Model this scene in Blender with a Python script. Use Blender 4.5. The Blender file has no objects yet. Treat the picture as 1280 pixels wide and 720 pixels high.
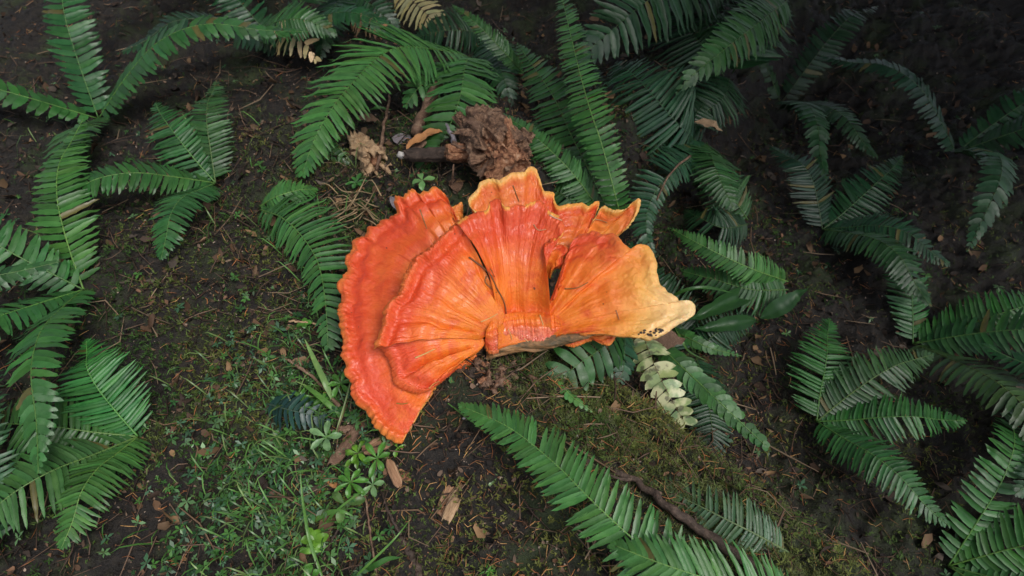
import bpy, math, random
import numpy as np
from mathutils import Vector, Matrix, noise as mnoise

random.seed(7)
rng = np.random.default_rng(11)
scene = bpy.context.scene
C = scene.collection

# ------------------------------------------------------------------ camera, sky, sun, exposure
PITCH = math.radians(55.0)
FPX = 760.0                                   # focal length in pixels of a 1280 px wide picture
CAM = np.array([0.0, -0.50, 0.90])
cam_data = bpy.data.cameras.new("camera")
cam = bpy.data.objects.new("camera", cam_data)
C.objects.link(cam)
cam.location = CAM
cam.rotation_euler = (math.pi / 2 - PITCH, 0, 0)
cam_data.sensor_width = 36.0
cam_data.lens = FPX * 36.0 / 1280.0
cam_data.clip_start = 0.02
cam_data.clip_end = 400
cam_data.dof.use_dof = True
cam_data.dof.focus_distance = 0.86
cam_data.dof.aperture_fstop = 7.0
scene.camera = cam

world = bpy.data.worlds.new("World")
scene.world = world
world.use_nodes = True
wn = world.node_tree
wn.nodes.clear()
wo = wn.nodes.new("ShaderNodeOutputWorld")
wb = wn.nodes.new("ShaderNodeBackground")
ws = wn.nodes.new("ShaderNodeTexSky")
ws.sky_type = 'NISHITA'
ws.sun_disc = False
SUN_EL, SUN_AZ = math.radians(62), math.radians(125)     # azimuth from +Y towards +X
ws.sun_elevation = SUN_EL
ws.sun_rotation = SUN_AZ
ws.dust_density = 3.0
ws.air_density = 0.8
wb.inputs["Strength"].default_value = 0.11
whs = wn.nodes.new("ShaderNodeHueSaturation"); whs.inputs["Saturation"].default_value = 0.45   # overcast: a paler sky
wn.links.new(ws.outputs[0], whs.inputs["Color"]); wn.links.new(whs.outputs[0], wb.inputs[0])
wn.links.new(wb.outputs[0], wo.inputs[0])

sun_data = bpy.data.lights.new("sun", 'SUN')
sun_data.energy = 1.25
sun_data.angle = math.radians(22)
sun_data.color = (1.0, 0.97, 0.92)
sun = bpy.data.objects.new("sun", sun_data)
C.objects.link(sun)
sdir = Vector((math.sin(SUN_AZ) * math.cos(SUN_EL), math.cos(SUN_AZ) * math.cos(SUN_EL), math.sin(SUN_EL)))
sun.rotation_euler = sdir.to_track_quat('Z', 'Y').to_euler()

scene.view_settings.view_transform = 'Standard'
scene.view_settings.look = 'None'
scene.view_settings.exposure = 0.70
scene.view_settings.gamma = 1.0
scene.view_settings.use_curve_mapping = False

# ------------------------------------------------------------------ helpers
FWD = np.array([0, math.cos(PITCH), -math.sin(PITCH)])
UPV = np.array([0, math.sin(PITCH), math.cos(PITCH)])
RGT = np.array([1.0, 0, 0])

_tab = np.random.default_rng(3).random((256, 256))

def vnoise(x, y):
    xi = np.floor(x).astype(int); yi = np.floor(y).astype(int)
    fx = x - xi; fy = y - yi
    fx = fx * fx * (3 - 2 * fx); fy = fy * fy * (3 - 2 * fy)
    a = _tab[xi % 256, yi % 256]; b = _tab[(xi + 1) % 256, yi % 256]
    c = _tab[xi % 256, (yi + 1) % 256]; d = _tab[(xi + 1) % 256, (yi + 1) % 256]
    return (a * (1 - fx) + b * fx) * (1 - fy) + (c * (1 - fx) + d * fx) * fy * 1.0

def fbm(x, y, f, octv=3, seed=0):
    x = np.asarray(x, float); y = np.asarray(y, float)
    s = 0; a = 1.0; t = 0
    for k in range(octv):
        s = s + a * (vnoise(x * f + 17.3 * k + seed * 7.7, y * f + 5.1 * k + seed * 3.1) - 0.5)
        t += a; a *= 0.5; f *= 2.03
    return s / t * 2

def sst(a, b, x):
    t = np.clip((np.asarray(x, float) - a) / (b - a), 0, 1)
    return t * t * (3 - 2 * t)

# --- the fallen log: axis line in plan, radius, height of its middle
LA = np.array([-0.10, -0.015]); LD = np.array([0.73, -0.683]); LD = LD / np.linalg.norm(LD)
LN = np.array([-LD[1], LD[0]])               # to the far right side of the log
LR, LZ, LLEN = 0.165, -0.055, 0.95

def log_sd(x, y):
    rx, ry = np.asarray(x) - LA[0], np.asarray(y) - LA[1]
    return rx * LD[0] + ry * LD[1], rx * LN[0] + ry * LN[1]

def log_z(x, y):
    s, d = log_sd(x, y)
    r = LR * (1 + 0.10 * fbm(s, d, 7.0, 2, 4))
    z = LZ + np.sqrt(np.clip(r * r - d * d, 0, None)) + 0.016 * fbm(x, y, 16, 3, 9) + 0.007 * fbm(x, y, 60, 3, 2) + 0.003 * fbm(x, y, 190, 2, 8)
    z = z - 0.03 * np.exp(-((d - 0.078) / 0.016) ** 2) * sst(0.12, 0.2, s)      # the rotted groove along the far side
    inside = (np.abs(d) < r * 0.985) & (s > -0.02) & (s < LLEN)
    z = z - 0.10 * sst(0.06, -0.02, s)
    return np.where(inside, z, -9.0)

def ground_z(x, y):
    x = np.asarray(x, float); y = np.asarray(y, float)
    r = np.hypot(x, y - 0.2)
    z = 0.012 * np.ones_like(x)
    s, d = log_sd(x, y)
    z = z - 0.20 * sst(0.02, 0.30, d) * sst(-0.1, 0.15, s + 0.1) * sst(1.9, 0.9, r)        # hollow beyond the log
    z = z - 0.10 * sst(0.45, 0.95, y) * sst(2.6, 1.4, y)
    z = z + 0.055 * np.exp(-(((x + 0.05) / 0.17) ** 2 + ((y - 0.0) / 0.15) ** 2))           # bank under the fungus
    z = z + 0.05 * np.exp(-(((x + 0.03) / 0.15) ** 2 + ((y - 0.36) / 0.12) ** 2))
    z = z + 0.05 * np.exp(-(((d + 0.10) / 0.10) ** 2)) * sst(-0.05, 0.1, s) * sst(1.2, 0.8, s)
    z = z + 0.55 * sst(2.2, 6.0, r) + 0.6 * fbm(x, y, 0.21, 2, 6) * sst(2.0, 9, r)
    near = sst(3.0, 1.2, r)
    z = z + 0.030 * fbm(x, y, 5.0, 2, 1) + near * (0.024 * fbm(x, y, 17, 3, 5) + 0.012 * fbm(x, y, 60, 2, 3) + 0.005 * fbm(x, y, 140, 1, 12))
    return z

def surf_z(x, y):
    return np.maximum(ground_z(x, y), log_z(x, y))

def ray(px, py):
    d = FWD + (px - 640) / FPX * RGT + (360 - py) / FPX * UPV
    return d / np.linalg.norm(d)

def W(px, py, z):
    """the point at height z seen at that place of the picture"""
    d = ray(px, py)
    return CAM + d * ((z - CAM[2]) / d[2])

_tt = np.linspace(0.3, 3.6, 1650)
def G(px, py, h=0.0):
    """the point h above the ground or the log"""
    d = ray(px, py)
    p = CAM[None, :] + d[None, :] * _tt[:, None]
    g = surf_z(p[:, 0], p[:, 1]) + h
    k = int(np.argmax(p[:, 2] < g))
    return np.array([p[k, 0], p[k, 1], g[k]])

def mat(name):
    m = bpy.data.materials.new(name); m.use_nodes = True
    nt = m.node_tree; nt.nodes.clear()
    out = nt.nodes.new("ShaderNodeOutputMaterial")
    b = nt.nodes.new("ShaderNodeBsdfPrincipled")
    nt.links.new(b.outputs[0], out.inputs[0])
    return m, nt, b, out

def N(nt, kind, **kw):
    n = nt.nodes.new("ShaderNode" + kind)
    for k, v in kw.items():
        if k in n.inputs.keys() if isinstance(k, str) else False:
            n.inputs[k].default_value = v
        else:
            setattr(n, k, v)
    return n

def noise_node(nt, scale, detail=5, rough=0.6, vec=None, dist=0.0):
    n = nt.nodes.new("ShaderNodeTexNoise")
    n.inputs["Scale"].default_value = scale; n.inputs["Detail"].default_value = detail
    n.inputs["Roughness"].default_value = rough; n.inputs["Distortion"].default_value = dist
    if vec is not None: nt.links.new(vec, n.inputs["Vector"])
    return n.outputs["Fac"]

def ramp(nt, fac, stops):
    r = nt.nodes.new("ShaderNodeValToRGB")
    e = r.color_ramp.elements
    while len(e) < len(stops): e.new(0.5)
    for i, (p, c) in enumerate(stops):
        e[i].position = p
        e[i].color = (c, c, c, 1) if isinstance(c, (int, float)) else (*c, 1)
    nt.links.new(fac, r.inputs[0])
    return r.outputs[0]

def mix(nt, fac, a, b, mode='MIX'):
    m = nt.nodes.new("ShaderNodeMix"); m.data_type = 'RGBA'; m.blend_type = mode
    for sock, v in ((m.inputs[0], fac), (m.inputs[6], a), (m.inputs[7], b)):
        if isinstance(v, bpy.types.NodeSocket): nt.links.new(v, sock)
        elif isinstance(v, (int, float)): sock.default_value = v
        else: sock.default_value = (*v, 1)
    return m.outputs[2]

def mth(nt, op, a, b=0.0, clamp=False):
    m = nt.nodes.new("ShaderNodeMath"); m.operation = op; m.use_clamp = clamp
    for i, v in enumerate((a, b)):
        if isinstance(v, bpy.types.NodeSocket): nt.links.new(v, m.inputs[i])
        else: m.inputs[i].default_value = v
    return m.outputs[0]

def attr(nt, name):
    a = nt.nodes.new("ShaderNodeAttribute"); a.attribute_name = name
    return a

def bump(nt, b, h, strength=0.5, dist=0.002):
    n = nt.nodes.new("ShaderNodeBump")
    n.inputs["Strength"].default_value = strength; n.inputs["Distance"].default_value = dist
    nt.links.new(h, n.inputs["Height"]); nt.links.new(n.outputs[0], b.inputs["Normal"])

def objcoord(nt, scale=(1, 1, 1)):
    t = nt.nodes.new("ShaderNodeTexCoord"); m = nt.nodes.new("ShaderNodeMapping")
    m.inputs["Scale"].default_value = scale
    nt.links.new(t.outputs["Object"], m.inputs[0])
    return m.outputs[0]

# ------------------------------------------------------------------ materials
def make_soil(name, mossy):
    m, nt, b, out = mat(name)
    co = objcoord(nt)
    n1 = noise_node(nt, 9, 6, 0.62, co)
    n2 = noise_node(nt, 75, 8, 0.7, co)
    n3 = noise_node(nt, 330, 4, 0.7, co)
    soil = ramp(nt, n2, [(0.30, (0.003, 0.0025, 0.002)), (0.46, (0.010, 0.0075, 0.006)), (0.60, (0.024, 0.018, 0.013)), (0.78, (0.075, 0.055, 0.04))])
    soil = mix(nt, 0.55, soil, ramp(nt, n3, [(0.3, 0.35), (0.7, 1.5)]), 'MULTIPLY')
    mossc = ramp(nt, n3, [(0.25, (0.008, 0.014, 0.004)), (0.55, (0.028, 0.046, 0.011)), (0.8, (0.075, 0.095, 0.026))])
    fac = ramp(nt, mth(nt, 'ADD', mth(nt, 'MULTIPLY', n1, 0.75), mth(nt, 'MULTIPLY', n2, 0.25)), [(0.5 - mossy, 0.0), (0.62 - mossy, 0.8)])
    nt.links.new(mix(nt, fac, soil, mossc), b.inputs["Base Color"])
    nt.links.new(ramp(nt, n2, [(0.3, 0.45), (0.7, 0.85)]), b.inputs["Roughness"])
    bump(nt, b, mth(nt, 'ADD', n2, mth(nt, 'MULTIPLY', n3, 0.5)), 0.9, 0.006)
    return m
M_soil = make_soil("forest_soil", 0.0)
M_log = make_soil("mossy_bark", 0.06)

def make_wood(name, stops, scale=(1, 1, 1), big=60, fine=300, rough=0.75, bstr=0.8, bdist=0.003):
    m, nt, b, out = mat(name)
    co = objcoord(nt, scale)
    n1 = noise_node(nt, big, 7, 0.68, co, 0.4); n2 = noise_node(nt, fine, 5, 0.7, co)
    f = mth(nt, 'ADD', mth(nt, 'MULTIPLY', n1, 0.65), mth(nt, 'MULTIPLY', n2, 0.35))
    nt.links.new(ramp(nt, f, stops), b.inputs["Base Color"])
    b.inputs["Roughness"].default_value = rough
    bump(nt, b, f, bstr, bdist)
    return m
M_rot = make_wood("rotten_wood", [(0.34, (0.02, 0.010, 0.007)), (0.44, (0.18, 0.07, 0.035)), (0.54, (0.42, 0.20, 0.10)), (0.66, (0.60, 0.42, 0.29))], big=70, fine=300, bdist=0.010)
M_rotbark = make_wood("rotten_bark", [(0.36, (0.012, 0.007, 0.005)), (0.45, (0.11, 0.055, 0.032)), (0.54, (0.30, 0.17, 0.10)), (0.66, (0.50, 0.35, 0.24))], big=70, fine=300, bdist=0.012)
M_chip = make_wood("split_wood", [(0.3, (0.09, 0.04, 0.02)), (0.5, (0.30, 0.16, 0.085)), (0.7, (0.52, 0.34, 0.2))], scale=(0.12, 1, 1), big=150, fine=700)
M_chip2 = make_wood("tan_wood", [(0.3, (0.11, 0.06, 0.03)), (0.5, (0.42, 0.27, 0.15)), (0.72, (0.66, 0.50, 0.32))], scale=(0.2, 1, 1), big=110, fine=600)
M_stick = make_wood("stick_bark", [(0.3, (0.012, 0.008, 0.006)), (0.5, (0.055, 0.036, 0.026)), (0.72, (0.19, 0.13, 0.10))], big=70, fine=420, bdist=0.004)
M_stick2 = make_wood("pale_stick_bark", [(0.3, (0.05, 0.026, 0.016)), (0.5, (0.17, 0.095, 0.06)), (0.7, (0.42, 0.30, 0.20))], big=55, fine=380, bdist=0.004)
M_edge = make_wood("fungus_edge", [(0.3, (0.03, 0.022, 0.010)), (0.44, (0.10, 0.072, 0.034)), (0.54, (0.26, 0.13, 0.05)), (0.68, (0.45, 0.26, 0.11))], scale=(0.35, 1, 1), big=70, fine=420, rough=0.6)
M_pebble = make_wood("pale_stone", [(0.3, (0.35, 0.32, 0.29)), (0.7, (0.75, 0.72, 0.68))], big=120, fine=500, bdist=0.001)
M_dryleaf = make_wood("dry_leaf", [(0.3, (0.22, 0.09, 0.03)), (0.5, (0.45, 0.20, 0.07)), (0.7, (0.62, 0.36, 0.17))], big=80, fine=400, rough=0.5, bdist=0.001)
M_greyleaf = make_wood("grey_leaf", [(0.3, (0.09, 0.07, 0.075)), (0.5, (0.20, 0.17, 0.185)), (0.7, (0.42, 0.40, 0.42))], big=60, fine=400, rough=0.35, bdist=0.001)

def make_leaf(name, rough=0.38, spec=0.5, trans=0.12, var=0.35, patches=0.0):
    """colour comes from each object's own colour; fine veins and mottling on top"""
    m, nt, b, out = mat(name)
    oi = nt.nodes.new("ShaderNodeObjectInfo")
    co = objcoord(nt)
    n1 = noise_node(nt, 3.2, 4, 0.6, co)
    geo = nt.nodes.new("ShaderNodeNewGeometry")
    n2 = noise_node(nt, 55, 4, 0.6, geo.outputs["Position"])
    n3 = noise_node(nt, 900, 3, 0.6, geo.outputs["Position"])
    v = mth(nt, 'ADD', mth(nt, 'MULTIPLY', oi.outputs["Random"], var), 1 - var * 0.5)
    c = mix(nt, 1.0, oi.outputs["Color"], v, 'MULTIPLY')
    c = mix(nt, 0.8, c, ramp(nt, n2, [(0.3, (0.70, 0.75, 0.70)), (0.7, (1.35, 1.22, 1.05))]), 'MULTIPLY')
    c = mix(nt, 0.5, c, ramp(nt, n3, [(0.3, 0.75), (0.7, 1.25)]), 'MULTIPLY')
    if patches:
        n4 = noise_node(nt, 38, 3, 0.5, geo.outputs["Position"])
        c = mix(nt, ramp(nt, n4, [(0.47, 0.0), (0.57, patches)]), c, (0.62, 0.62, 0.36))
        n5 = noise_node(nt, 60, 3, 0.5, geo.outputs["Position"])
        c = mix(nt, ramp(nt, n5, [(0.57, 0.0), (0.64, 0.7)]), c, (0.09, 0.085, 0.06))
    nt.links.new(c, b.inputs["Base Color"])
    nt.links.new(ramp(nt, n2, [(0.3, rough - 0.08), (0.7, rough + 0.14)]), b.inputs["Roughness"])
    b.inputs["Specular IOR Level"].default_value = spec
    bump(nt, b, mth(nt, 'ADD', n2, mth(nt, 'MULTIPLY', n3, 0.35)), 0.35, 0.0015)
    if trans:
        tr = nt.nodes.new("ShaderNodeBsdfTranslucent")
        nt.links.new(mix(nt, 1.0, c, (1.2, 1.5, 0.6), 'MULTIPLY'), tr.inputs[0])
        ms = nt.nodes.new("ShaderNodeMixShader"); ms.inputs[0].default_value = trans
        nt.links.new(b.outputs[0], ms.inputs[1]); nt.links.new(tr.outputs[0], ms.inputs[2])
        nt.links.new(ms.outputs[0], out.inputs[0])
    return m
M_leaf = make_leaf("fern_leaf")
M_pale = make_leaf("withered_fern_leaf", patches=0.9)
M_dead = make_leaf("dead_fern_leaf", rough=0.7, spec=0.2, trans=0.05)
M_herb = make_leaf("herb_leaf", rough=0.33, trans=0.2)
M_stem = make_leaf("fern_stem", rough=0.45, trans=0.0)

def make_attr_col(name, rough=0.6, spec=0.4, trans=0.0):
    m, nt, b, out = mat(name)
    a = attr(nt, "pigment")
    nt.links.new(a.outputs["Color"], b.inputs["Base Color"])
    b.inputs["Roughness"].default_value = rough
    b.inputs["Specular IOR Level"].default_value = spec
    if trans:
        tr = nt.nodes.new("ShaderNodeBsdfTranslucent"); nt.links.new(a.outputs["Color"], tr.inputs[0])
        ms = nt.nodes.new("ShaderNodeMixShader"); ms.inputs[0].default_value = trans
        nt.links.new(b.outputs[0], ms.inputs[1]); nt.links.new(tr.outputs[0], ms.inputs[2])
        nt.links.new(ms.outputs[0], out.inputs[0])
    return m
M_needles = make_attr_col("needle_litter", 0.5)
M_moss = make_attr_col("moss_sprigs", 0.6, 0.3, 0.2)
M_litter = make_attr_col("bark_litter", 0.75, 0.3)
M_cover = make_attr_col("small_leaves", 0.38, 0.5, 0.15)

def make_fungus():
    m, nt, b, out = mat("fungus_flesh")
    v = attr(nt, "radial").outputs["Fac"]; u = attr(nt, "around").outputs["Fac"]
    pale = attr(nt, "pale").outputs["Fac"]; red = attr(nt, "red").outputs["Fac"]; under = attr(nt, "under").outputs["Fac"]; wet = attr(nt, "wet").outputs["Fac"]
    geo = nt.nodes.new("ShaderNodeNewGeometry"); pos = geo.outputs["Position"]
    cx = nt.nodes.new("ShaderNodeCombineXYZ")
    nt.links.new(mth(nt, 'MULTIPLY', u, 1.0), cx.inputs[0]); nt.links.new(mth(nt, 'MULTIPLY', v, 0.05), cx.inputs[1])
    st = noise_node(nt, 240, 4, 0.65, cx.outputs[0])                # fibres running out from the base
    st2 = noise_node(nt, 60, 3, 0.6, cx.outputs[0])
    blot = noise_node(nt, 26, 4, 0.6, pos)
    fine = noise_node(nt, 210, 5, 0.65, pos)
    # growth zones: bands along the distance from the base
    cz = nt.nodes.new("ShaderNodeCombineXYZ")
    nt.links.new(mth(nt, 'ADD', v, mth(nt, 'MULTIPLY', blot, 0.10)), cz.inputs[1]); nt.links.new(mth(nt, 'MULTIPLY', u, 0.6), cz.inputs[0])
    zone = noise_node(nt, 9, 2, 0.5, cz.outputs[0])
    base = ramp(nt, v, [(0.0, (0.72, 0.165, 0.013)), (0.30, (0.80, 0.205, 0.020)), (0.58, (0.79, 0.165, 0.022)), (0.82, (0.70, 0.082, 0.022)), (0.93, (0.68, 0.088, 0.020)), (1.0, (0.80, 0.23, 0.05))])
    c = mix(nt, mth(nt, 'MULTIPLY', ramp(nt, zone, [(0.48, 0.0), (0.66, 1.0)]), 0.55), base, (0.62, 0.060, 0.020))
    c = mix(nt, mth(nt, 'MULTIPLY', ramp(nt, blot, [(0.45, 0.0), (0.75, 1.0)]), 0.35), c, (0.95, 0.32, 0.05))
    c = mix(nt, red, c, (0.66, 0.068, 0.024))
    c = mix(nt, 0.55, c, ramp(nt, st, [(0.3, (0.86, 0.72, 0.7)), (0.5, 1.0), (0.7, (1.05, 1.2, 1.35))]), 'MULTIPLY')
    c = mix(nt, 0.5, c, ramp(nt, st2, [(0.3, (0.85, 0.62, 0.6)), (0.5, 1.0), (0.7, (1.04, 1.2, 1.3))]), 'MULTIPLY')
    pc = ramp(nt, pale, [(0.0, (0.92, 0.30, 0.04)), (0.5, (0.86, 0.42, 0.085)), (1.0, (0.86, 0.65, 0.34))])
    pc = mix(nt, 0.4, pc, ramp(nt, fine, [(0.3, (0.8, 0.72, 0.6)), (0.7, (1.05, 1.1, 1.15))]), 'MULTIPLY')
    c = mix(nt, ramp(nt, mth(nt, 'ADD', pale, mth(nt, 'MULTIPLY', mth(nt, 'SUBTRACT', blot, 0.5), 0.5)), [(0.08, 0.0), (0.6, 1.0)]), c, pc)
    c = mix(nt, mth(nt, "MULTIPLY", wet, 0.6), c, mix(nt, ramp(nt, fine, [(0.4, 0.0), (0.6, 1.0)]), (0.62, 0.10, 0.045), (0.80, 0.26, 0.15)))
    c = mix(nt, under, c, mix(nt, fine, (0.70, 0.22, 0.04), (0.80, 0.34, 0.07)))
    dots = noise_node(nt, 140, 1, 0.3, pos)
    c = mix(nt, ramp(nt, dots, [(0.80, 0.0), (0.83, 0.85)]), c, (0.10, 0.03, 0.015))
    nt.links.new(c, b.inputs["Base Color"])
    nt.links.new(ramp(nt, mth(nt, 'ADD', mth(nt, 'MULTIPLY', blot, 0.6), mth(nt, 'MULTIPLY', fine, 0.4)), [(0.3, 0.30), (0.7, 0.60)]), b.inputs["Roughness"])
    b.inputs["Specular IOR Level"].default_value = 0.36
    b.inputs["Subsurface Weight"].default_value = 0.25
    b.inputs["Subsurface Radius"].default_value = (1.0, 0.35, 0.12)
    b.inputs["Subsurface Scale"].default_value = 0.006
    b.inputs["Coat Weight"].default_value = 0.35
    nt.links.new(mth(nt, 'ADD', 0.16, mth(nt, 'MULTIPLY', wet, 0.8)), b.inputs["Coat Weight"])
    b.inputs["Coat Roughness"].default_value = 0.12
    glob = noise_node(nt, 150, 2, 0.5, pos)
    fine = mth(nt, 'ADD', fine, mth(nt, 'MULTIPLY', mth(nt, 'MULTIPLY', glob, wet), 3.0))
    h = mth(nt, 'ADD', mth(nt, 'MULTIPLY', fine, 0.7), mth(nt, 'ADD', mth(nt, 'MULTIPLY', st, 0.22), mth(nt, 'MULTIPLY', noise_node(nt, 95, 3, 0.5, pos), 1.0)))
    bump(nt, b, h, 0.75, 0.0024)
    return m
M_fungus = make_fungus()

# ------------------------------------------------------------------ object helpers
def link(name, me, material=None, parent=None, smooth=True):
    o = bpy.data.objects.new(name, me); C.objects.link(o)
    if material and not me.materials: me.materials.append(material)
    if smooth and len(me.polygons):
        me.polygons.foreach_set("use_smooth", np.ones(len(me.polygons), bool))
    if parent: o.parent = parent
    return o

def mesh(name, verts, faces):
    me = bpy.data.meshes.new(name)
    me.from_pydata([tuple(map(float, v)) for v in verts], [], faces)
    me.update()
    return me

def tag(o, label=None, cat=None, group=None, kind=None):
    if label: o["label"] = label
    if cat: o["category"] = cat
    if group: o["group"] = group
    if kind: o["kind"] = kind
    return o

def empty(name, loc):
    o = bpy.data.objects.new(name, None); C.objects.link(o); o.location = loc
    o.empty_display_size = 0.02
    return o

def crv(pts, n):
    """Catmull-Rom through pts, n samples evenly spaced by length"""
    p = np.asarray(pts, float)
    if len(p) == 2: p = np.array([p[0], (p[0] + p[1]) / 2, p[1]])
    q = np.vstack([2 * p[0] - p[1], p, 2 * p[-1] - p[-2]])
    out = []
    for i in range(len(p) - 1):
        a, b, c, d = q[i], q[i + 1], q[i + 2], q[i + 3]
        for t in np.linspace(0, 1, 16, endpoint=False):
            out.append(0.5 * ((2 * b) + (c - a) * t + (2 * a - 5 * b + 4 * c - d) * t * t + (3 * b - a - 3 * c + d) * t ** 3))
    out.append(p[-1])
    out = np.array(out)
    L = np.concatenate([[0], np.cumsum(np.linalg.norm(np.diff(out, axis=0), axis=1))])
    s = np.linspace(0, L[-1], n)
    return np.stack([np.interp(s, L, out[:, k]) for k in range(out.shape[1])], 1)

def tube_mesh(name, path, r0, r1, seg=7, knob=0.0, origin=(0, 0, 0), seed=0):
    path = np.asarray(path) - np.asarray(origin)
    n = len(path)
    T = np.gradient(path, axis=0); T /= np.linalg.norm(T, axis=1)[:, None] + 1e-9
    ref = np.array([0.31, 0.2, 0.93])
    vs, fs = [], []
    r_ = random.Random(seed)
    for i in range(n):
        a = np.cross(T[i], ref); a /= np.linalg.norm(a); b = np.cross(T[i], a)
        r = r0 + (r1 - r0) * i / (n - 1)
        r *= 1 + knob * mnoise.noise(Vector((i * 0.55 + seed, seed * 1.7, 0)))
        for k in range(seg):
            th = 2 * math.pi * k / seg
            rr = r * (1 + knob * 0.9 * mnoise.noise(Vector((math.cos(th) * 1.3, math.sin(th) * 1.3, i * 0.5 + seed * 3.3))))
            vs.append(path[i] + (a * math.cos(th) + b * math.sin(th)) * rr)
    for i in range(n - 1):
        for k in range(seg):
            k2 = (k + 1) % seg
            fs.append((i * seg + k, i * seg + k2, (i + 1) * seg + k2, (i + 1) * seg + k))
    fs.append(tuple(range(seg))[::-1]); fs.append(tuple((n - 1) * seg + k for k in range(seg)))
    return mesh(name, vs, fs)

# ------------------------------------------------------------------ the ground and the fallen log
def graded(lo, hi, step, far, g=1.16):
    a = list(np.arange(lo, hi + step / 2, step)); d = step
    while a[-1] < far: d *= g; a.append(a[-1] + d)
    d = step
    while a[0] > -far: d *= g; a.insert(0, a[0] - d)
    return np.array(a)

gx = graded(-1.4, 1.4, 0.0068, 40); gy = graded(-0.60, 1.9, 0.0068, 40)
X, Y = np.meshgrid(gx, gy, indexing='ij')
Z = ground_z(X, Y)
nx, ny = X.shape
me = bpy.data.meshes.new("ground")
V3 = np.stack([X, Y, Z], -1).reshape(-1, 3)
ii, jj = np.meshgrid(np.arange(nx - 1), np.arange(ny - 1), indexing='ij')
i0 = (ii * ny + jj).ravel()
F4 = np.stack([i0, i0 + ny, i0 + ny + 1, i0 + 1], 1)

def np_mesh(name, V, F):
    me = bpy.data.meshes.new(name)
    k = F.shape[1]
    me.vertices.add(len(V)); me.vertices.foreach_set("co", np.ascontiguousarray(V, dtype=np.float32).ravel())
    me.loops.add(F.size); me.loops.foreach_set("vertex_index", np.ascontiguousarray(F, dtype=np.int32).ravel())
    me.polygons.add(len(F))
    me.polygons.foreach_set("loop_start", np.arange(0, F.size, k, dtype=np.int32))
    me.polygons.foreach_set("loop_total", np.full(len(F), k, dtype=np.int32))
    me.update(calc_edges=True)
    return me

def set_attr(me, name, vals):
    a = me.attributes.new(name, 'FLOAT', 'POINT'); a.data.foreach_set("value", np.ascontiguousarray(vals, dtype=np.float32).ravel())

def set_col(me, cols):
    a = me.attributes.new("pigment", 'FLOAT_COLOR', 'POINT')
    c = np.ones((len(cols), 4), np.float32); c[:, :3] = cols
    a.data.foreach_set("color", c.ravel())

ground = link("ground", np_mesh("ground", V3, F4), M_soil)
tag(ground, kind="structure")

ls = np.linspace(-0.018, LLEN - 0.01, 190); lt = np.linspace(-1, 1, 70)
S_, T_ = np.meshgrid(ls, np.sin(lt * math.pi / 2), indexing='ij')
rr_ = LR * (1 + 0.10 * fbm(S_, T_ * LR, 7.0, 2, 4)) * 0.97
D_ = T_ * rr_
LX = LA[0] + S_ * LD[0] + D_ * LN[0]; LY = LA[1] + S_ * LD[1] + D_ * LN[1]
LZ_ = log_z(LX, LY); LZ_ = np.where(LZ_ < -5, LZ - 0.05, LZ_)
top = np.stack([LX, LY, LZ_], -1).reshape(-1, 3)
a_, b_ = S_.shape
ii, jj = np.meshgrid(np.arange(a_ - 1), np.arange(b_ - 1), indexing='ij'); i0 = (ii * b_ + jj).ravel()
ft = np.stack([i0, i0 + 1, i0 + b_ + 1, i0 + b_], 1)
low = top.copy(); low[:, 2] = LZ - 0.16
nn = len(top)
fb = ft[:, ::-1] + nn
rim = []
for i in range(a_ - 1):
    for j in (0, b_ - 1):
        p, q = i * b_ + j, (i + 1) * b_ + j
        rim.append((p, q, q + nn, p + nn) if j == 0 else (q, p, p + nn, q + nn))
for j in range(b_ - 1):
    for i in (0, a_ - 1):
        p, q = i * b_ + j, i * b_ + j + 1
        rim.append((q, p, p + nn, q + nn) if i == 0 else (p, q, q + nn, p + nn))
logme = np_mesh("log", np.vstack([top, low]), np.vstack([ft, fb, np.array(rim)]))
log = link("rotting_log", logme, M_log)
tag(log, "fallen rotting log under moss and needles in front of the orange fungus", "log")

# ------------------------------------------------------------------ the fungus
fung = empty("bracket_fungus", W(648, 436, 0.10))
tag(fung, "large wavy orange bracket fungus with a pale yellow tip on the mossy log", "fungus")
F0 = np.array(fung.location)
lobe_id = [0]

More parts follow.
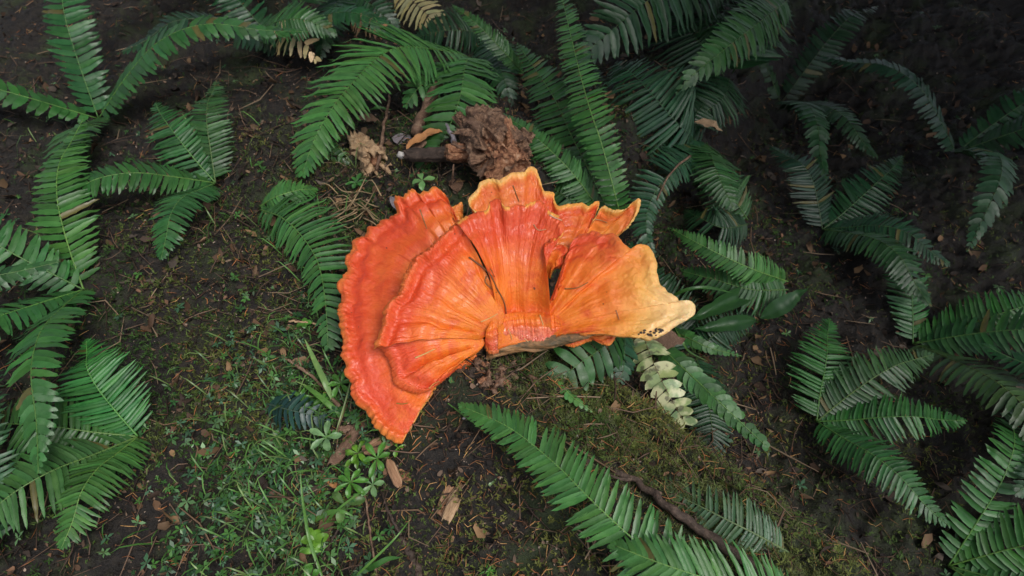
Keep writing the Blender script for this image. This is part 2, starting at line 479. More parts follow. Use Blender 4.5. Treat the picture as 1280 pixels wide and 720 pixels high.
def cap(name, rim, base, nu=220, nv=64, bulge=0.01, thick=(0.020, 0.0085), ripple=0.004, rf=9, lip=0.003, scal=0.004, sf=40,
        zone=0.0012, mid=None, pale=None, red=None, wet=None, ridge=0.0, parent=None, label=None, vdip=None, crease=None):
    """a fan of flesh from a base line to a wavy rim; rim and base are (px, py, z) lists"""
    lobe_id[0] += 1; sd = lobe_id[0] * 3.7
    R = crv([W(*p) for p in rim], nu); B = crv([W(*p) for p in base], nu)
    Mi = crv([W(*p) for p in mid], nu) if mid else None
    u = np.linspace(0, 1, nu)[:, None]; v = np.linspace(0, 1, nv)[None, :]
    L = np.linalg.norm(R - B, axis=1).mean()
    if Mi is None:
        P = B[:, None, :] * (1 - v)[..., None] + R[:, None, :] * v[..., None]
    else:
        w0 = (1 - v) * (1 - 2 * v); w1 = 4 * v * (1 - v); w2 = v * (2 * v - 1)
        P = B[:, None] * w0[..., None] + Mi[:, None] * w1[..., None] + R[:, None] * w2[..., None]
    # scalloped rim: push the outer part in and out along the fan
    sc = fbm(u * sf + sd, u * 0 + sd, 1.0, 2, 1)
    sc2 = fbm(u * sf * 2.7 + sd, u * 0 + sd + 9, 1.0, 1, 2)
    dirv = (R - B) / (np.linalg.norm(R - B, axis=1)[:, None] + 1e-9)
    amt = (0.6 * scal * sc + 0.3 * scal * sc2) * v ** 6
    P = P + dirv[:, None, :] * amt[..., None]
    dz = bulge * 4 * v * (1 - v) + 0 * u
    dz = dz + ripple * fbm(u * rf * 0.7 + sd, v * 1.3 + sd + 0 * u, 1.0, 1, 3) * v ** 1.3 * 2
    dz = dz + ripple * 0.2 * fbm(u * rf * 3.1 + sd, v * 2.2 + 0 * u, 1.0, 1, 7) * v ** 5
    dz = dz + lip * np.exp(-((v - 0.955) / 0.035) ** 2) * (1 + 0.5 * sc) - lip * 0.9 * np.exp(-((v - 0.88) / 0.05) ** 2)
    dz = dz + lip * 0.35 * sc2 * sst(0.86, 1.0, v)
    dz = dz + zone * np.sin(v * 24 + 2.5 * fbm(u * 5 + sd, v * 2, 1.0, 2, 4)) * sst(0.15, 0.5, v) 
    dz = dz + ridge * fbm(u * 46 + sd, v * 1.2 + 0 * u, 1.0, 2, 11) * sst(0.0, 0.35, v) * sst(1.02, 0.7, v)
    if vdip is not None:
        dz = dz - vdip[1] * np.exp(-((v - vdip[0] - 0.02 * fbm(u * 6, u * 0, 1, 2, 5)) / vdip[2]) ** 2)
    if crease is not None:
        for (cu, cw, cd, v0, v1) in crease:
            dz = dz - cd * np.exp(-((u - cu - 0.03 * fbm(v * 4, u * 0 + sd, 1, 2, 5)) / cw) ** 2) * sst(v0, v0 + 0.15, v) * sst(v1, v1 - 0.2, v)
    P = P.copy(); P[..., 2] += dz
    du = np.gradient(P, axis=0); dv = np.gradient(P, axis=1)
    Nn = np.cross(du, dv); Nn /= np.linalg.norm(Nn, axis=2)[..., None] + 1e-12
    tocam = CAM - P
    if (Nn * tocam).sum(2).mean() < 0: Nn = -Nn; flip = True
    else: flip = False
    wart = fbm(u * 90 + sd, v * 46 + 0 * u, 1.0, 2, 13) * sst(0.55, 0.95, v)
    P = P + Nn * (0.0012 * wart)[..., None]
    Dn = -Nn.reshape(-1, 3).mean(0); Dn = Dn / np.linalg.norm(Dn) * 0.5 + np.array([0, 0.45, -0.9]) * 0.5; Dn /= np.linalg.norm(Dn)
    th = (thick[0] * (1 - v) ** 1.2 + thick[1]) * np.ones_like(u)
    rows = [P[:, j] for j in range(nv)]; vv = [v[0, j] for j in range(nv)]; un = [0.0] * nv
    out = P[:, -1] - P[:, -4]; out /= np.linalg.norm(out, axis=1)[:, None] + 1e-9
    Ne = Nn[:, -3]
    te = th[:, -1:]
    for a in (0.25, 0.5, 0.75):
        ang = math.pi * a
        rows.append(P[:, -1] + Dn[None] * te * (1 - math.cos(ang)) / 2 + out * te * 0.5 * math.sin(ang)); vv.append(1.0); un.append(a * 0.35)
    for j in range(nv - 1, -1, -5):
        rows.append(P[:, j] + Dn[None] * th[:, j:j + 1]); vv.append(v[0, j]); un.append(1.0)
    G_ = np.stack(rows, 1)
    a, b = G_.shape[:2]
    VV = G_.reshape(-1, 3) - F0
    ii, jj = np.meshgrid(np.arange(a - 1), np.arange(b - 1), indexing='ij'); i0 = (ii * b + jj).ravel()
    FF = np.stack([i0, i0 + b, i0 + b + 1, i0 + 1], 1)
    # close the base and the two flanks
    ring = np.arange(a - 1)
    FF = np.vstack([FF, np.stack([ring * b + b - 1, (ring + 1) * b + b - 1, (ring + 1) * b, ring * b], 1)])
    bot0 = nv + 3
    side = []
    for i in (0, a - 1):
        js = list(range(nv - 1, -1, -5))
        for k in range(len(js) - 1):
            t1, t2 = js[k], js[k + 1]
            seq = [i * b + t for t in range(t2, t1 + 1)]
            lo = [i * b + bot0 + k, i * b + bot0 + k + 1]
            for q in range(len(seq) - 1):
                side.append((seq[q + 1], seq[q], lo[1], lo[0]) if q == 0 else (seq[q + 1], seq[q], lo[0], lo[0]))
    me = bpy.data.meshes.new(name)
    faces = [tuple(f) for f in FF.tolist()] + [tuple(dict.fromkeys(f)) for f in side]
    if flip: faces = [f[::-1] for f in faces]
    me.from_pydata(VV.tolist(), [], faces); me.update()
    uu = np.repeat(np.linspace(0, 1, nu), b); 
    set_attr(me, "around", uu * (np.linalg.norm(np.diff(R, axis=0), axis=1).sum() / 0.45) + lobe_id[0] * 2.3)
    set_attr(me, "radial", np.tile(np.array(vv), a)); set_attr(me, "under", np.tile(np.array(un), a))
    VVu = np.tile(np.array(vv), a)
    set_attr(me, "pale", pale(uu, VVu, VV + F0) if pale else np.zeros(len(VV)))
    set_attr(me, "red", red(uu, VVu, VV + F0) if red else np.zeros(len(VV)))
    set_attr(me, "wet", wet(uu, VVu, VV + F0) if wet else np.zeros(len(VV)))
    o = link(name, me, M_fungus, parent or fung)
    if label: o["label"] = label
    return o

def zl(pts, zs):
    """give each rim point a height, zs = heights spread evenly along the list"""
    n = len(pts)
    z = np.interp(np.linspace(0, 1, n), np.linspace(0, 1, len(zs)), zs)
    return [(p[0], p[1], float(zz)) for p, zz in zip(pts, z)]

rim_outer = [(566, 268), (561, 253), (557, 242), (543, 234), (537, 239), (528, 241), (523, 245), (517, 241), (509, 246), (504, 251), (497, 250), (495, 256), (497, 266), (492, 272), (480, 273),
             (473, 278), (460, 283), (455, 292), (447, 292), (440, 298), (440, 308), (433, 317), (432, 327), (435, 335), (428, 347), (423, 357), (427, 368), (427, 378), (423, 388),
             (427, 400), (428, 413), (432, 428), (429, 445), (435, 458), (433, 468), (441, 480), (440, 493), (447, 503), (458, 512), (467, 528), (480, 541), (493, 548), (502, 550), (503, 541)]
outer = cap("cap", zl(rim_outer, [.205, .20, .19, .17, .155, .145, .135, .12, .105, .095]), zl([(600, 325), (585, 370), (572, 420), (566, 458)], [.165, .14, .125, .105]),
            nu=420, nv=80, bulge=0.012, ripple=0.006, rf=8, scal=0.003, sf=70, lip=0.0045, zone=0.0018, ridge=0.00064,
            red=lambda u, v, p: np.clip(0.45 * sst(0.45, 0.8, v) * sst(0.1, 0.3, u) * sst(1.0, 0.85, u) + 0.6 * np.exp(-((v - 0.56) / 0.07) ** 2) * sst(0.15, 0.3, u) * sst(0.95, 0.7, u) + 0.4 * np.exp(-((v - 0.86) / 0.04) ** 2), 0, 1),
            pale=lambda u, v, p: 0.15 * sst(0.93, 1, v), label="outer orange cap hanging down at the far left")

rim_inner = [(573, 274), (566, 279), (553, 288), (543, 303), (533, 315), (519, 322), (511, 335), (504, 350), (499, 364), (490, 373), (482, 381), (478, 397), (476, 408), (472, 420), (468, 433)]
inner = cap("cap", zl(rim_inner, [.25, .24, .225, .21, .195, .185]), zl([(632, 396), (626, 408), (612, 418), (600, 424)], [.165, .160, .155, .15]),
            nu=320, nv=80, bulge=0.010, crease=[(0.05, 0.025, 0.004, 0.05, 0.9), (0.80, 0.03, 0.006, 0.05, 0.95), (0.55, 0.02, 0.003, 0.05, 0.7)], ripple=0.005, rf=7, scal=0.002, sf=42, lip=0.0065, zone=0.0016, ridge=0.00090,
            red=lambda u, v, p: 0.35 * sst(0.6, 0.9, v), pale=lambda u, v, p: 0.12 * sst(0.93, 1, v), label="inner orange cap with a raised warty rim")

rim_tongue = [(474, 432), (480, 438), (486, 446), (490, 458), (491, 467), (494, 477), (505, 484), (523, 490), (540, 487), (553, 479), (563, 470), (570, 462)]
tongue = cap("cap", zl(rim_tongue, [.160, .150, .138, .128, .128, .132]), zl([(604, 420), (606, 429), (600, 438), (590, 447)], [.146, .142, .138, .13]),
             nu=220, nv=60, bulge=0.014, ripple=0.005, rf=5, scal=0.002, sf=26, lip=0.003, ridge=0.00070,
             crease=[(0.33, 0.035, 0.012, 0.1, 0.95), (0.62, 0.05, 0.008, 0.2, 1.0)],
             red=lambda u, v, p: 0.6 * sst(0.65, 0.95, v), label="small folded orange tongue below the inner cap")

rim_mid = [(571, 280), (578, 277), (587, 271), (596, 268), (610, 263), (613, 254), (619, 251), (625, 252), (631, 262), (640, 262), (648, 259), (656, 261), (663, 257), (671, 255), (678, 257), (686, 266), (699, 273), (704, 283), (701, 294), (690, 301), (681, 307), (679, 315)]
middle = cap("cap", zl(rim_mid, [.25, .25, .252, .25, .245, .24, .22]), zl([(622, 437), (640, 431), (660, 430), (690, 426)], [.135, .135, .135, .135]),
             mid=zl([(613, 352), (626, 352), (640, 348), (655, 350), (672, 350), (686, 362)], [.205, .19, .183, .183, .188, .195]),
             nu=260, nv=84, bulge=0.004, vdip=(0.31, 0.018, 0.075), crease=[(0.10, 0.03, 0.004, 0.3, 0.9), (0.6, 0.03, 0.0015, 0.3, 0.9)], ripple=0.0028, rf=7, scal=0.0015, sf=26, lip=0.0025, zone=0.0012, ridge=0.00070,
             red=lambda u, v, p: 0.75 * sst(0.74, 0.97, v) + 0.45 * np.exp(-((v - 0.30) / 0.05) ** 2),
             pale=lambda u, v, p: 0.5 * sst(0.975, 1, v) * (np.sin(u * 38) > 0.2), label="upright middle orange cap with a wet base")

rim_back = [(600, 270), (593, 267), (587, 259), (589, 251), (597, 241), (600, 232), (606, 227), (616, 224), (624, 226), (633, 221), (641, 217), (655, 216), (660, 209), (666, 208), (671, 212), (675, 222), (680, 235), (686, 238), (692, 240), (693, 249), (698, 258), (708, 257), (718, 256), (727, 255), (735, 260), (742, 255), (748, 254), (747, 262), (744, 270)]
back = cap("cap", zl(rim_back, [.19, .20, .215, .225, .225, .21, .195, .19, .19, .18]), zl([(615, 310), (645, 325), (680, 335), (715, 325)], [.155, .15, .15, .15]),
           nu=320, nv=60, bulge=-0.006, ripple=0.004, rf=8, scal=0.001, sf=30, lip=0.002, ridge=0.00058,
           pale=lambda u, v, p: 0.21 + 0.40 * sst(0.90, 1.0, v) + 0.06 * sst(0.4, 0.1, u) - 0.10 * sst(0.5, 0.7, u), red=lambda u, v, p: 0.25 * sst(0.55, 0.75, u) * sst(0.95, 0.6, v), label="back orange cap with a pale frilled edge")

rim_horn = [(741, 276), (747, 268), (750, 261), (755, 258), (761, 262), (768, 265), (780, 263), (788, 256), (793, 251), (798, 249), (800, 255), (796, 266), (790, 276), (782, 285), (772, 293)]
horn = cap("cap", zl(rim_horn, [.18, .185, .185, .195, .205, .19, .17]), zl([(722, 300), (735, 308), (748, 312)], [.15, .15, .15]),
           nu=180, nv=40, bulge=-0.004, ripple=0.003, rf=5, scal=0.0015, sf=18, lip=0.003, thick=(0.012, 0.006),
           pale=lambda u, v, p: 0.27 + 0.35 * sst(0.85, 1.0, v), label="small horned cap behind the right one")

rim_knob = [(684, 322), (685, 312), (690, 307), (697, 305), (704, 306), (710, 312), (708, 318), (704, 322), (704, 330), (698, 335), (690, 337)]
knob = cap("cap", zl(rim_knob, [.185, .19, .19, .18, .17]), zl([(679, 338), (682, 344), (687, 348)], [.16, .16, .16]),
           nu=120, nv=36, bulge=0.012, ripple=0.002, rf=4, scal=0.001, sf=14, lip=0.002, thick=(0.01, 0.008), label="small curled knob between the middle and right caps")

rim_right = [(692, 372), (702, 345), (707, 327), (712, 313), (715, 301), (723, 293), (733, 291), (743, 288), (752, 292), (760, 290), (768, 292), (774, 301), (780, 307), (788, 312), (793, 309), (799, 307), (808, 310), (813, 317), (817, 331),
             (819, 346), (827, 360), (843, 372), (850, 377), (860, 376), (867, 382), (866, 392), (856, 399), (843, 406), (828, 416), (815, 421), (806, 422), (788, 416), (770, 412), (745, 414), (725, 416)]
right = cap("cap", zl(rim_right, [.19, .20, .215, .22, .215, .205, .20, .195, .18, .165]), zl([(680, 392), (682, 400), (685, 412), (690, 424)], [.150, .150, .145, .14]),
            nu=380, nv=90, bulge=0.008, crease=[(0.22, 0.02, 0.003, 0.1, 0.9), (0.42, 0.02, 0.0035, 0.1, 0.95), (0.62, 0.02, 0.003, 0.1, 0.9), (0.8, 0.03, 0.004, 0.1, 0.9)], ripple=0.005, rf=7, scal=0.002, sf=30, lip=0.0025, zone=0.0012, ridge=0.00070,
            pale=lambda u, v, p: np.clip(sst(0.035, 0.26, p[:, 0] - 0.04 + 0.25 * (0.03 - p[:, 1])) * 1.0, 0, 1) * sst(0.0, 0.5, v),
            red=lambda u, v, p: 0.7 * sst(0.72, 0.97, v) * sst(0.55, 0.3, u), label="right orange cap fading to a pale cream tip")

rim_lip = [(700, 428), (718, 431), (737, 425), (748, 428), (761, 430), (767, 423), (769, 416)]
lipc = cap("cap", zl(rim_lip, [.125, .13, .14, .15]), zl([(700, 418), (725, 412), (748, 410)], [.135, .14, .145]), nu=110, nv=24, bulge=0.001, ripple=0.002, rf=4,
           scal=0.001, sf=12, lip=0.001, thick=(0.006, 0.004), pale=lambda u, v, p: 0.1 + 0 * u, label="thin orange lip under the right cap")
rim_low = [(562, 470), (570, 466), (580, 463), (590, 456), (597, 449)]
lowc = cap("cap", zl(rim_low, [.105, .105, .11]), zl([(575, 452), (585, 447), (594, 441)], [.115, .115, .115]), nu=70, nv=24, bulge=0.003, ripple=0.001, rf=4, scal=0.001, sf=9,
           lip=0.001, thick=(0.006, 0.004), label="small orange lobe under the folded tongue")
rim_yel = [(561, 262), (566, 258), (573, 254), (577, 253), (578, 262), (578, 272)]
yel = cap("cap", zl(rim_yel, [.175, .18, .175]), zl([(566, 285), (574, 288), (582, 286)], [.155, .155, .155]), nu=80, nv=24, bulge=0.002, ripple=0.002, rf=4, scal=0.001, sf=9,
          lip=0.001, thick=(0.006, 0.004), pale=lambda u, v, p: 0.3 + 0 * u, label="narrow amber lobe in the gap behind the caps")

wetb = cap("wet_base", zl([(606, 428), (609, 434), (616, 438), (630, 433), (645, 430), (664, 430), (680, 428), (693, 424), (704, 417)], [.145, .140, .136, .136, .14, .148]), zl([(609, 410), (618, 397), (640, 391), (668, 390), (690, 393), (700, 400)], [.172, .168, .157, .156, .158, .160]),
            nu=200, nv=50, bulge=0.004, ripple=0.005, rf=9, scal=0.002, sf=20, lip=0.001, thick=(0.004, 0.008), ridge=0.002,
            wet=lambda u, v, p: sst(0.35, 0.75, v) * sst(0.05, 0.2, u) * sst(1.0, 0.75, u), red=lambda u, v, p: 0.12 + 0 * u, label="wet shiny pinkish base where the caps join")

# the dark woody front edge and the foot that holds it on the log
up_e = crv([W(*p) for p in [(608, 446, .112), (622, 437, .130), (643, 430, .135), (664, 429, .138), (686, 428, .142), (703, 419, .150), (722, 414, .158), (745, 413, .163)]], 120)
lo_e = crv([W(*p) for p in [(608, 448, .108), (625, 445, .115), (642, 441, .118), (658, 438, .122), (671, 439, .122), (694, 434, .128), (718, 427, .138), (742, 418, .153)]], 120)
rows = []
for k in range(14):
    t = k / 13
    r = up_e * (1 - t) + lo_e * t
    off = 0.010 * math.sin(math.pi * t)
    nz = np.array([mnoise.fractal(Vector((p[0] * 16, p[1] * 16, p[2] * 130)), 0.8, 2.0, 4) for p in r])
    r = r + np.array([0, -1, 0.1])[None] * (off * 0.5 + 0.004 * nz[:, None])
    rows.append(r)
bk = [up_e * (1 - t) + lo_e * t + np.array([0, 0.05, 0.0]) for t in (1.0, 0.5, 0.0)]
Gd = np.stack(rows + bk, 1); a, b = Gd.shape[:2]
ii, jj = np.meshgrid(np.arange(a - 1), np.arange(b), indexing='ij')
FF = np.stack([ii * b + jj, (ii + 1) * b + jj, (ii + 1) * b + (jj + 1) % b, ii * b + (jj + 1) % b], -1).reshape(-1, 4)
fl = [tuple(f[::-1]) for f in FF.tolist()] + [tuple(range(b)), tuple((a - 1) * b + k for k in range(b))[::-1]]
me = mesh("woody_edge", Gd.reshape(-1, 3) - F0, fl)
o = link("woody_edge", me, M_edge, fung); o["label"] = "brown woody front edge under the orange caps"

def blob(name, loc, size, material, parent=None, amp=0.35, freq=2.2, seed=0, rot=(0, 0, 0), sub=4, origin=None, jag=0.0):
    """a lumpy closed piece"""
    import bmesh
    bm = bmesh.new(); bmesh.ops.create_icosphere(bm, subdivisions=sub, radius=1.0)
    rm = Matrix.Rotation(rot[2], 3, 'Z') @ Matrix.Rotation(rot[1], 3, 'Y') @ Matrix.Rotation(rot[0], 3, 'X')
    for v in bm.verts:
        p = v.co.copy()
        d = mnoise.fractal(p * freq + Vector((seed, seed * 2, 0)), 0.7, 2.0, 4) * amp
        if jag: d += jag * (mnoise.cell(p * freq * 2.2 + Vector((seed, 0, seed))) - 0.5)
        p = p * (1 + d)
        v.co = rm @ Vector((p.x * size[0], p.y * size[1], p.z * size[2]))
    me = bpy.data.meshes.new(name); bm.to_mesh(me); bm.free()
    o = link(name, me, material, parent)
    o.location = Vector(loc) - (Vector(origin) if origin is not None else Vector((0, 0, 0)))
    return o
foot = blob("foot", W(662, 405, 0.085), (0.07, 0.04, 0.04), M_edge, fung, 0.25, 1.6, 5, origin=F0)
foot["label"] = "dark foot of the fungus gripping the log"
foot2 = blob("foot", W(592, 405, 0.075), (0.045, 0.05, 0.035), M_edge, fung, 0.25, 1.6, 9, origin=F0)

# ------------------------------------------------------------------ ferns
def leaflet_mesh(name, style, seed):
    """one leaflet: length 1 along X, full width 1 along Y"""
    r = random.Random(seed); n = 9
    vs, fs = [], []
    for i in range(n):
        t = i / (n - 1)
        if style == 'sword':
            w = 0.5 * (min(1, 0.62 + t * 2.2)) * (1 - t ** 2.6) ** 0.75
        else:
            w = 0.5 * (0.82 + 0.25 * math.sin(math.pi * t)) * (1 - t ** 5) ** 0.6
        w = max(w, 0.02)
        cx = t; cy = 0.9 * r.uniform(0.6, 1.1) * 0.35 * t * t          # bent towards the tip of the frond
        cz = -0.10 * t * t * r.uniform(0.6, 1.6)
        ser = (0.03 if i % 2 else -0.03) * (style == 'sword')
        fold = 0.16 * r.uniform(0.7, 1.3)
        vs += [(cx - 0.02, cy - w - ser, cz + fold * w * 0.36), (cx, cy, cz), (cx - 0.02, cy + w + ser, cz + fold * w * 0.36)]
    for i in range(n - 1):
        for k in (0, 1):
            fs.append((i * 3 + k, (i + 1) * 3 + k, (i + 1) * 3 + k + 1, i * 3 + k + 1))
    me = mesh(name, vs, fs)
    me.polygons.foreach_set("use_smooth", np.ones(len(me.polygons), bool))
    return me
LEAF = {}
for st in ('sword', 'deer'):
    for mname, mm in (('live', M_leaf), ('pale', M_pale), ('dead', M_dead)):
        LEAF[(st, mname)] = []
        for k in range(5):
            me = leaflet_mesh("leaflet", st, k * 13 + 5); me.materials.append(mm); LEAF[(st, mname)].append(me)

def frond(fern, pts, hw, n, color, style='sword', kind='live', nrm=(0, -0.35, 1), sweep=0.30, side=(1, 1), wfac=1.0, droop=0.12, s0=0.04, r=0.0016, stem=None, seed=0, label=None, taper=0.75, bmin=0.5):
    """pts base to tip in space; hw longest leaflet in metres; n leaflets on each side"""
    rd = random.Random(seed * 31 + int(hw * 1e5) + n)
    F = np.array(fern.location)
    P = crv(pts, 120)
    T = np.gradient(P, axis=0); T /= np.linalg.norm(T, axis=1)[:, None]
    L = np.linalg.norm(np.diff(P, axis=0), axis=1).sum()
    fr = link("frond", tube_mesh("frond", P[::3], r, r * 0.3, 6, 0.0, F), M_stem, fern)
    fr.color = (*(stem or (color[0] * 1.9 + 0.02, color[1] * 1.35 + 0.02, color[2] * 1.4)), 1)
    if label: fr["label"] = label
    nr = np.array(nrm, float); nr /= np.linalg.norm(nr)
    for sgn in (-1, 1):
        for k in range(n):
            s = s0 + (1 - s0) * (k + 0.35 + 0.12 * (sgn > 0) + rd.uniform(-0.12, 0.12)) / n
            if s >= 0.995: continue
            if rd.random() < 0.035: continue
            i = min(119, int(s * 119)); t = T[i]
            sd_ = np.cross(t, nr); sd_ /= np.linalg.norm(sd_); nn_ = np.cross(sd_, t)
            prof = min(1.0, bmin + s * (1 - bmin) * 3.2) * (1 - s ** 2.2) ** taper
            ln = hw * prof * rd.uniform(0.9, 1.06) * side[0 if sgn < 0 else 1]
            if ln < 0.0015: ln = 0.0015
            wd = min(L * (1 - s0) / n * 0.98 * wfac, ln * 0.75)
            a = sweep + 0.55 * s ** 4 + rd.uniform(-0.07, 0.07)
            d = sgn * sd_ * math.cos(a) + t * math.sin(a)
            d = d - nn_ * (droop + rd.uniform(-0.09, 0.09)); d /= np.linalg.norm(d)
            zz = nn_ + 0.25 * t * rd.uniform(-0.6, 1.0); yy = np.cross(zz, d); yy /= np.linalg.norm(yy); zz = np.cross(d, yy)
            if np.dot(yy, t) < 0: fy = -1
            else: fy = 1
            o = bpy.data.objects.new("leaflet", rd.choice(LEAF[(style, kind)])); C.objects.link(o)
            o.parent = fr
            M = Matrix(((d[0] * ln, yy[0] * wd * fy, zz[0] * ln * fy * 1.0, 0), (d[1] * ln, yy[1] * wd * fy, zz[1] * ln * fy, 0), (d[2] * ln, yy[2] * wd * fy, zz[2] * ln * fy, 0), (0, 0, 0, 1)))
            # keep the leaflet's upper face up: mirror across instead of turning over
            M = Matrix(((d[0] * ln, yy[0] * wd * fy, zz[0] * ln, 0), (d[1] * ln, yy[1] * wd * fy, zz[1] * ln, 0), (d[2] * ln, yy[2] * wd * fy, zz[2] * ln, 0), (0, 0, 0, 1)))
            M.translation = Vector(P[i] - F)
            o.matrix_basis = M
            j = rd.uniform(0.78, 1.2)
            cc = (color[0] * j * rd.uniform(0.9, 1.15), color[1] * j, color[2] * j * rd.uniform(0.85, 1.15))
            if kind == 'live' and rd.random() < 0.012: cc = (0.10, 0.095, 0.03)
            o.color = (*cc, 1)
    return fr

def fern(label, basep, group="ferns growing round the log", name="sword_fern"):
    return tag(empty(name, basep), label, "fern", group)

def WP(lst): return [W(*p) for p in lst]

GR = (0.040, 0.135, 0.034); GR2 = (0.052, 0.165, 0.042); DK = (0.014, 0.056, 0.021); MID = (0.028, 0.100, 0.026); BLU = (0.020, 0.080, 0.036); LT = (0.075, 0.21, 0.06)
ORD = [0]
def FR(f, pts, hw, n, color, **kw):
    ORD[0] += 1
    P = WP(pts); mid_ = P[len(P) // 2]
    dist = np.linalg.norm(mid_ - CAM)
    return frond(f, P, hw * dist / FPX, n, color, seed=ORD[0], **kw)

# upper left plant
f = fern("bright green fern arching over the ground at upper left behind the tan wood chunk", W(590, 70, -0.04))
FR(f, [(590, 72, -.03), (545, 62, .06), (490, 62, .12), (440, 104, .13), (400, 160, .10), (376, 222, .05)], 88, 58, GR2, sweep=0.25, side=(0.75, 1.0), nrm=(-0.25, -0.45, 1), taper=0.6, wfac=0.95)
FR(f, [(588, 72, -.02), (582, 80, .05), (574, 125, .07), (556, 170, .05), (530, 215, .03), (520, 250, .02)], 58, 36, GR, nrm=(0, -0.6, 1), sweep=0.2)
FR(f, [(580, 78, -.02), (552, 92, .04), (525, 108, .05), (505, 135, .03)], 42, 20, GR, nrm=(0, -0.6, 1), sweep=0.35)

# narrow frond at the top
f = fern("narrow upright fern frond rising at top centre against the dark", W(655, 95, -0.08))
FR(f, [(655, 92, -.04), (630, 65, .03), (598, 32, .08), (563, 4, .10)], 20, 34, MID, nrm=(0.35, -0.6, 0.6), sweep=0.45, side=(0.8, 1.0))

# centre-right plant behind the fungus
f = fern("tall fern directly behind the fungus with one bright frond reaching the top edge", W(775, 275, -0.12))
FR(f, [(778, 280, -.05), (768, 240, .03), (752, 180, .09), (737, 135, .12), (722, 80, .12), (700, -14, .10)], 28, 66, GR2, nrm=(-0.2, -0.7, 0.7), sweep=0.12, droop=0.05, taper=0.35)
FR(f, [(765, 275, -.06), (742, 225, .0), (712, 165, .04), (690, 118, .05), (645, 52, .04)], 46, 40, MID, nrm=(0.0, -0.7, 0.7), sweep=0.2)
FR(f, [(755, 270, -.06), (720, 222, .03), (690, 190, .06), (655, 160, .07), (618, 138, .06)], 34, 44, GR, nrm=(0.3, -0.5, 0.8), sweep=0.35, side=(0.9, 0.8))
FR(f, [(745, 272, -.06), (712, 250, -.01), (680, 225, .0), (650, 190, .0)], 44, 30, MID, nrm=(0, -0.5, 0.8), sweep=0.3)

# top right
f = fern("dark broad fern hanging in from the top edge right of centre", W(905, -60, -0.02))
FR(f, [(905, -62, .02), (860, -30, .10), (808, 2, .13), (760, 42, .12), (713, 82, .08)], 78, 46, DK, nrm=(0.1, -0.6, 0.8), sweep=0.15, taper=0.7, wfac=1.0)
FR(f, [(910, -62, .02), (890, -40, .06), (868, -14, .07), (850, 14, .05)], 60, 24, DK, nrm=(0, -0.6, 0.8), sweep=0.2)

f = fern("pale green fern frond entering from the right edge near the top", W(985, 0, -0.02))
FR(f, [(985, 0, .02), (940, 35, .08), (895, 70, .10), (865, 95, .09), (842, 120, .06)], 44, 40, MID, nrm=(0.1, -0.6, 0.8), sweep=0.3)

f = fern("dark bluish fern at right with one frond bent into a ring beside bare soil", W(880, 178, -0.16))
FR(f, [(872, 176, -.12), (850, 158, -.02), (815, 118, .03), (790, 92, .03), (768, 78, .01)], 70, 40, BLU, nrm=(0.1, -0.7, 0.7), sweep=0.12, taper=0.6)
FR(f, [(884, 178, -.12), (862, 200, -.06), (832, 222, -.04), (812, 255, -.05), (808, 290, -.06), (822, 325, -.08)], 48, 46, BLU, nrm=(0, -0.5, 0.9), sweep=0.1, side=(0.55, 1.0))
FR(f, [(884, 180, -.12), (890, 198, -.06), (900, 225, -.05), (918, 262, -.07)], 46, 34, MID, nrm=(0, -0.5, 0.9), sweep=0.15)
FR(f, [(876, 184, -.12), (862, 160, -.07), (880, 130, -.04), (905, 105, -.04)], 40, 24, DK, nrm=(0, -0.5, 0.9), sweep=0.2)

f = fern("narrow light green frond pointing left at the right edge, level with the fungus horn", W(985, 352, -0.14))
FR(f, [(985, 352, -.12), (940, 336, -.04), (900, 318, -.02), (865, 300, -.02), (836, 284, -.04)], 26, 40, GR2, nrm=(0, -0.7, 0.7), sweep=0.3)
FR(f, [(985, 362, -.12), (940, 362, -.08), (895, 350, -.08), (850, 338, -.10)], 36, 30, MID, nrm=(0, -0.5, 0.9), sweep=0.25)

f = fern("dark fern low behind the yellow tip of the fungus", W(870, 440, -0.17))
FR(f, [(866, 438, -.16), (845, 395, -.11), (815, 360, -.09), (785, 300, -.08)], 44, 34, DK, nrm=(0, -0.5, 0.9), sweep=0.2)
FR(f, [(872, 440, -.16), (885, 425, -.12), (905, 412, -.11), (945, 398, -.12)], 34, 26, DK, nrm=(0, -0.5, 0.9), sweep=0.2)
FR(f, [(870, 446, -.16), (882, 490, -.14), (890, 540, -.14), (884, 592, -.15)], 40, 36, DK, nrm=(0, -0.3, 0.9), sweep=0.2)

# under the right cap
f = fern("young fern growing out from under the right side of the fungus over the log", W(775, 405, -0.05), name="deer_fern")
FR(f, [(778, 404, .02), (765, 424, .085), (742, 442, .10), (722, 456, .10), (702, 474, .098), (700, 482, .095)], 44, 13, MID, style='deer', nrm=(0.1, -0.5, 0.9), sweep=0.0, taper=0.18, bmin=0.9, wfac=0.85)
FR(f, [(700, 474, .10), (706, 486, .11), (716, 496, .115), (728, 505, .118), (742, 516, .115)], 13, 9, LT, style='deer', nrm=(0.5, -0.3, 0.9), sweep=0.4, side=(0.7, 1), r=0.0011)
FR(f, [(782, 404, .01), (781, 430, .045), (780, 455, .05), (776, 478, .045)], 24, 15, BLU, style='deer', nrm=(0.1, -0.6, 0.8), sweep=0.05, taper=0.4, bmin=0.8)

f = fern("withered pale yellow and green fern frond hanging down right of the log", W(803, 415, -0.08), name="deer_fern")
FR(f, [(803, 414, -.07), (810, 436, -.03), (822, 465, -.02), (838, 497, -.03), (858, 532, -.06)], 25, 13, (0.24, 0.34, 0.16), style='deer', kind='pale', nrm=(-0.1, -0.6, 0.8), sweep=0.08, taper=0.10, bmin=0.55, wfac=0.95, r=0.0012, stem=(0.2, 0.16, 0.08))

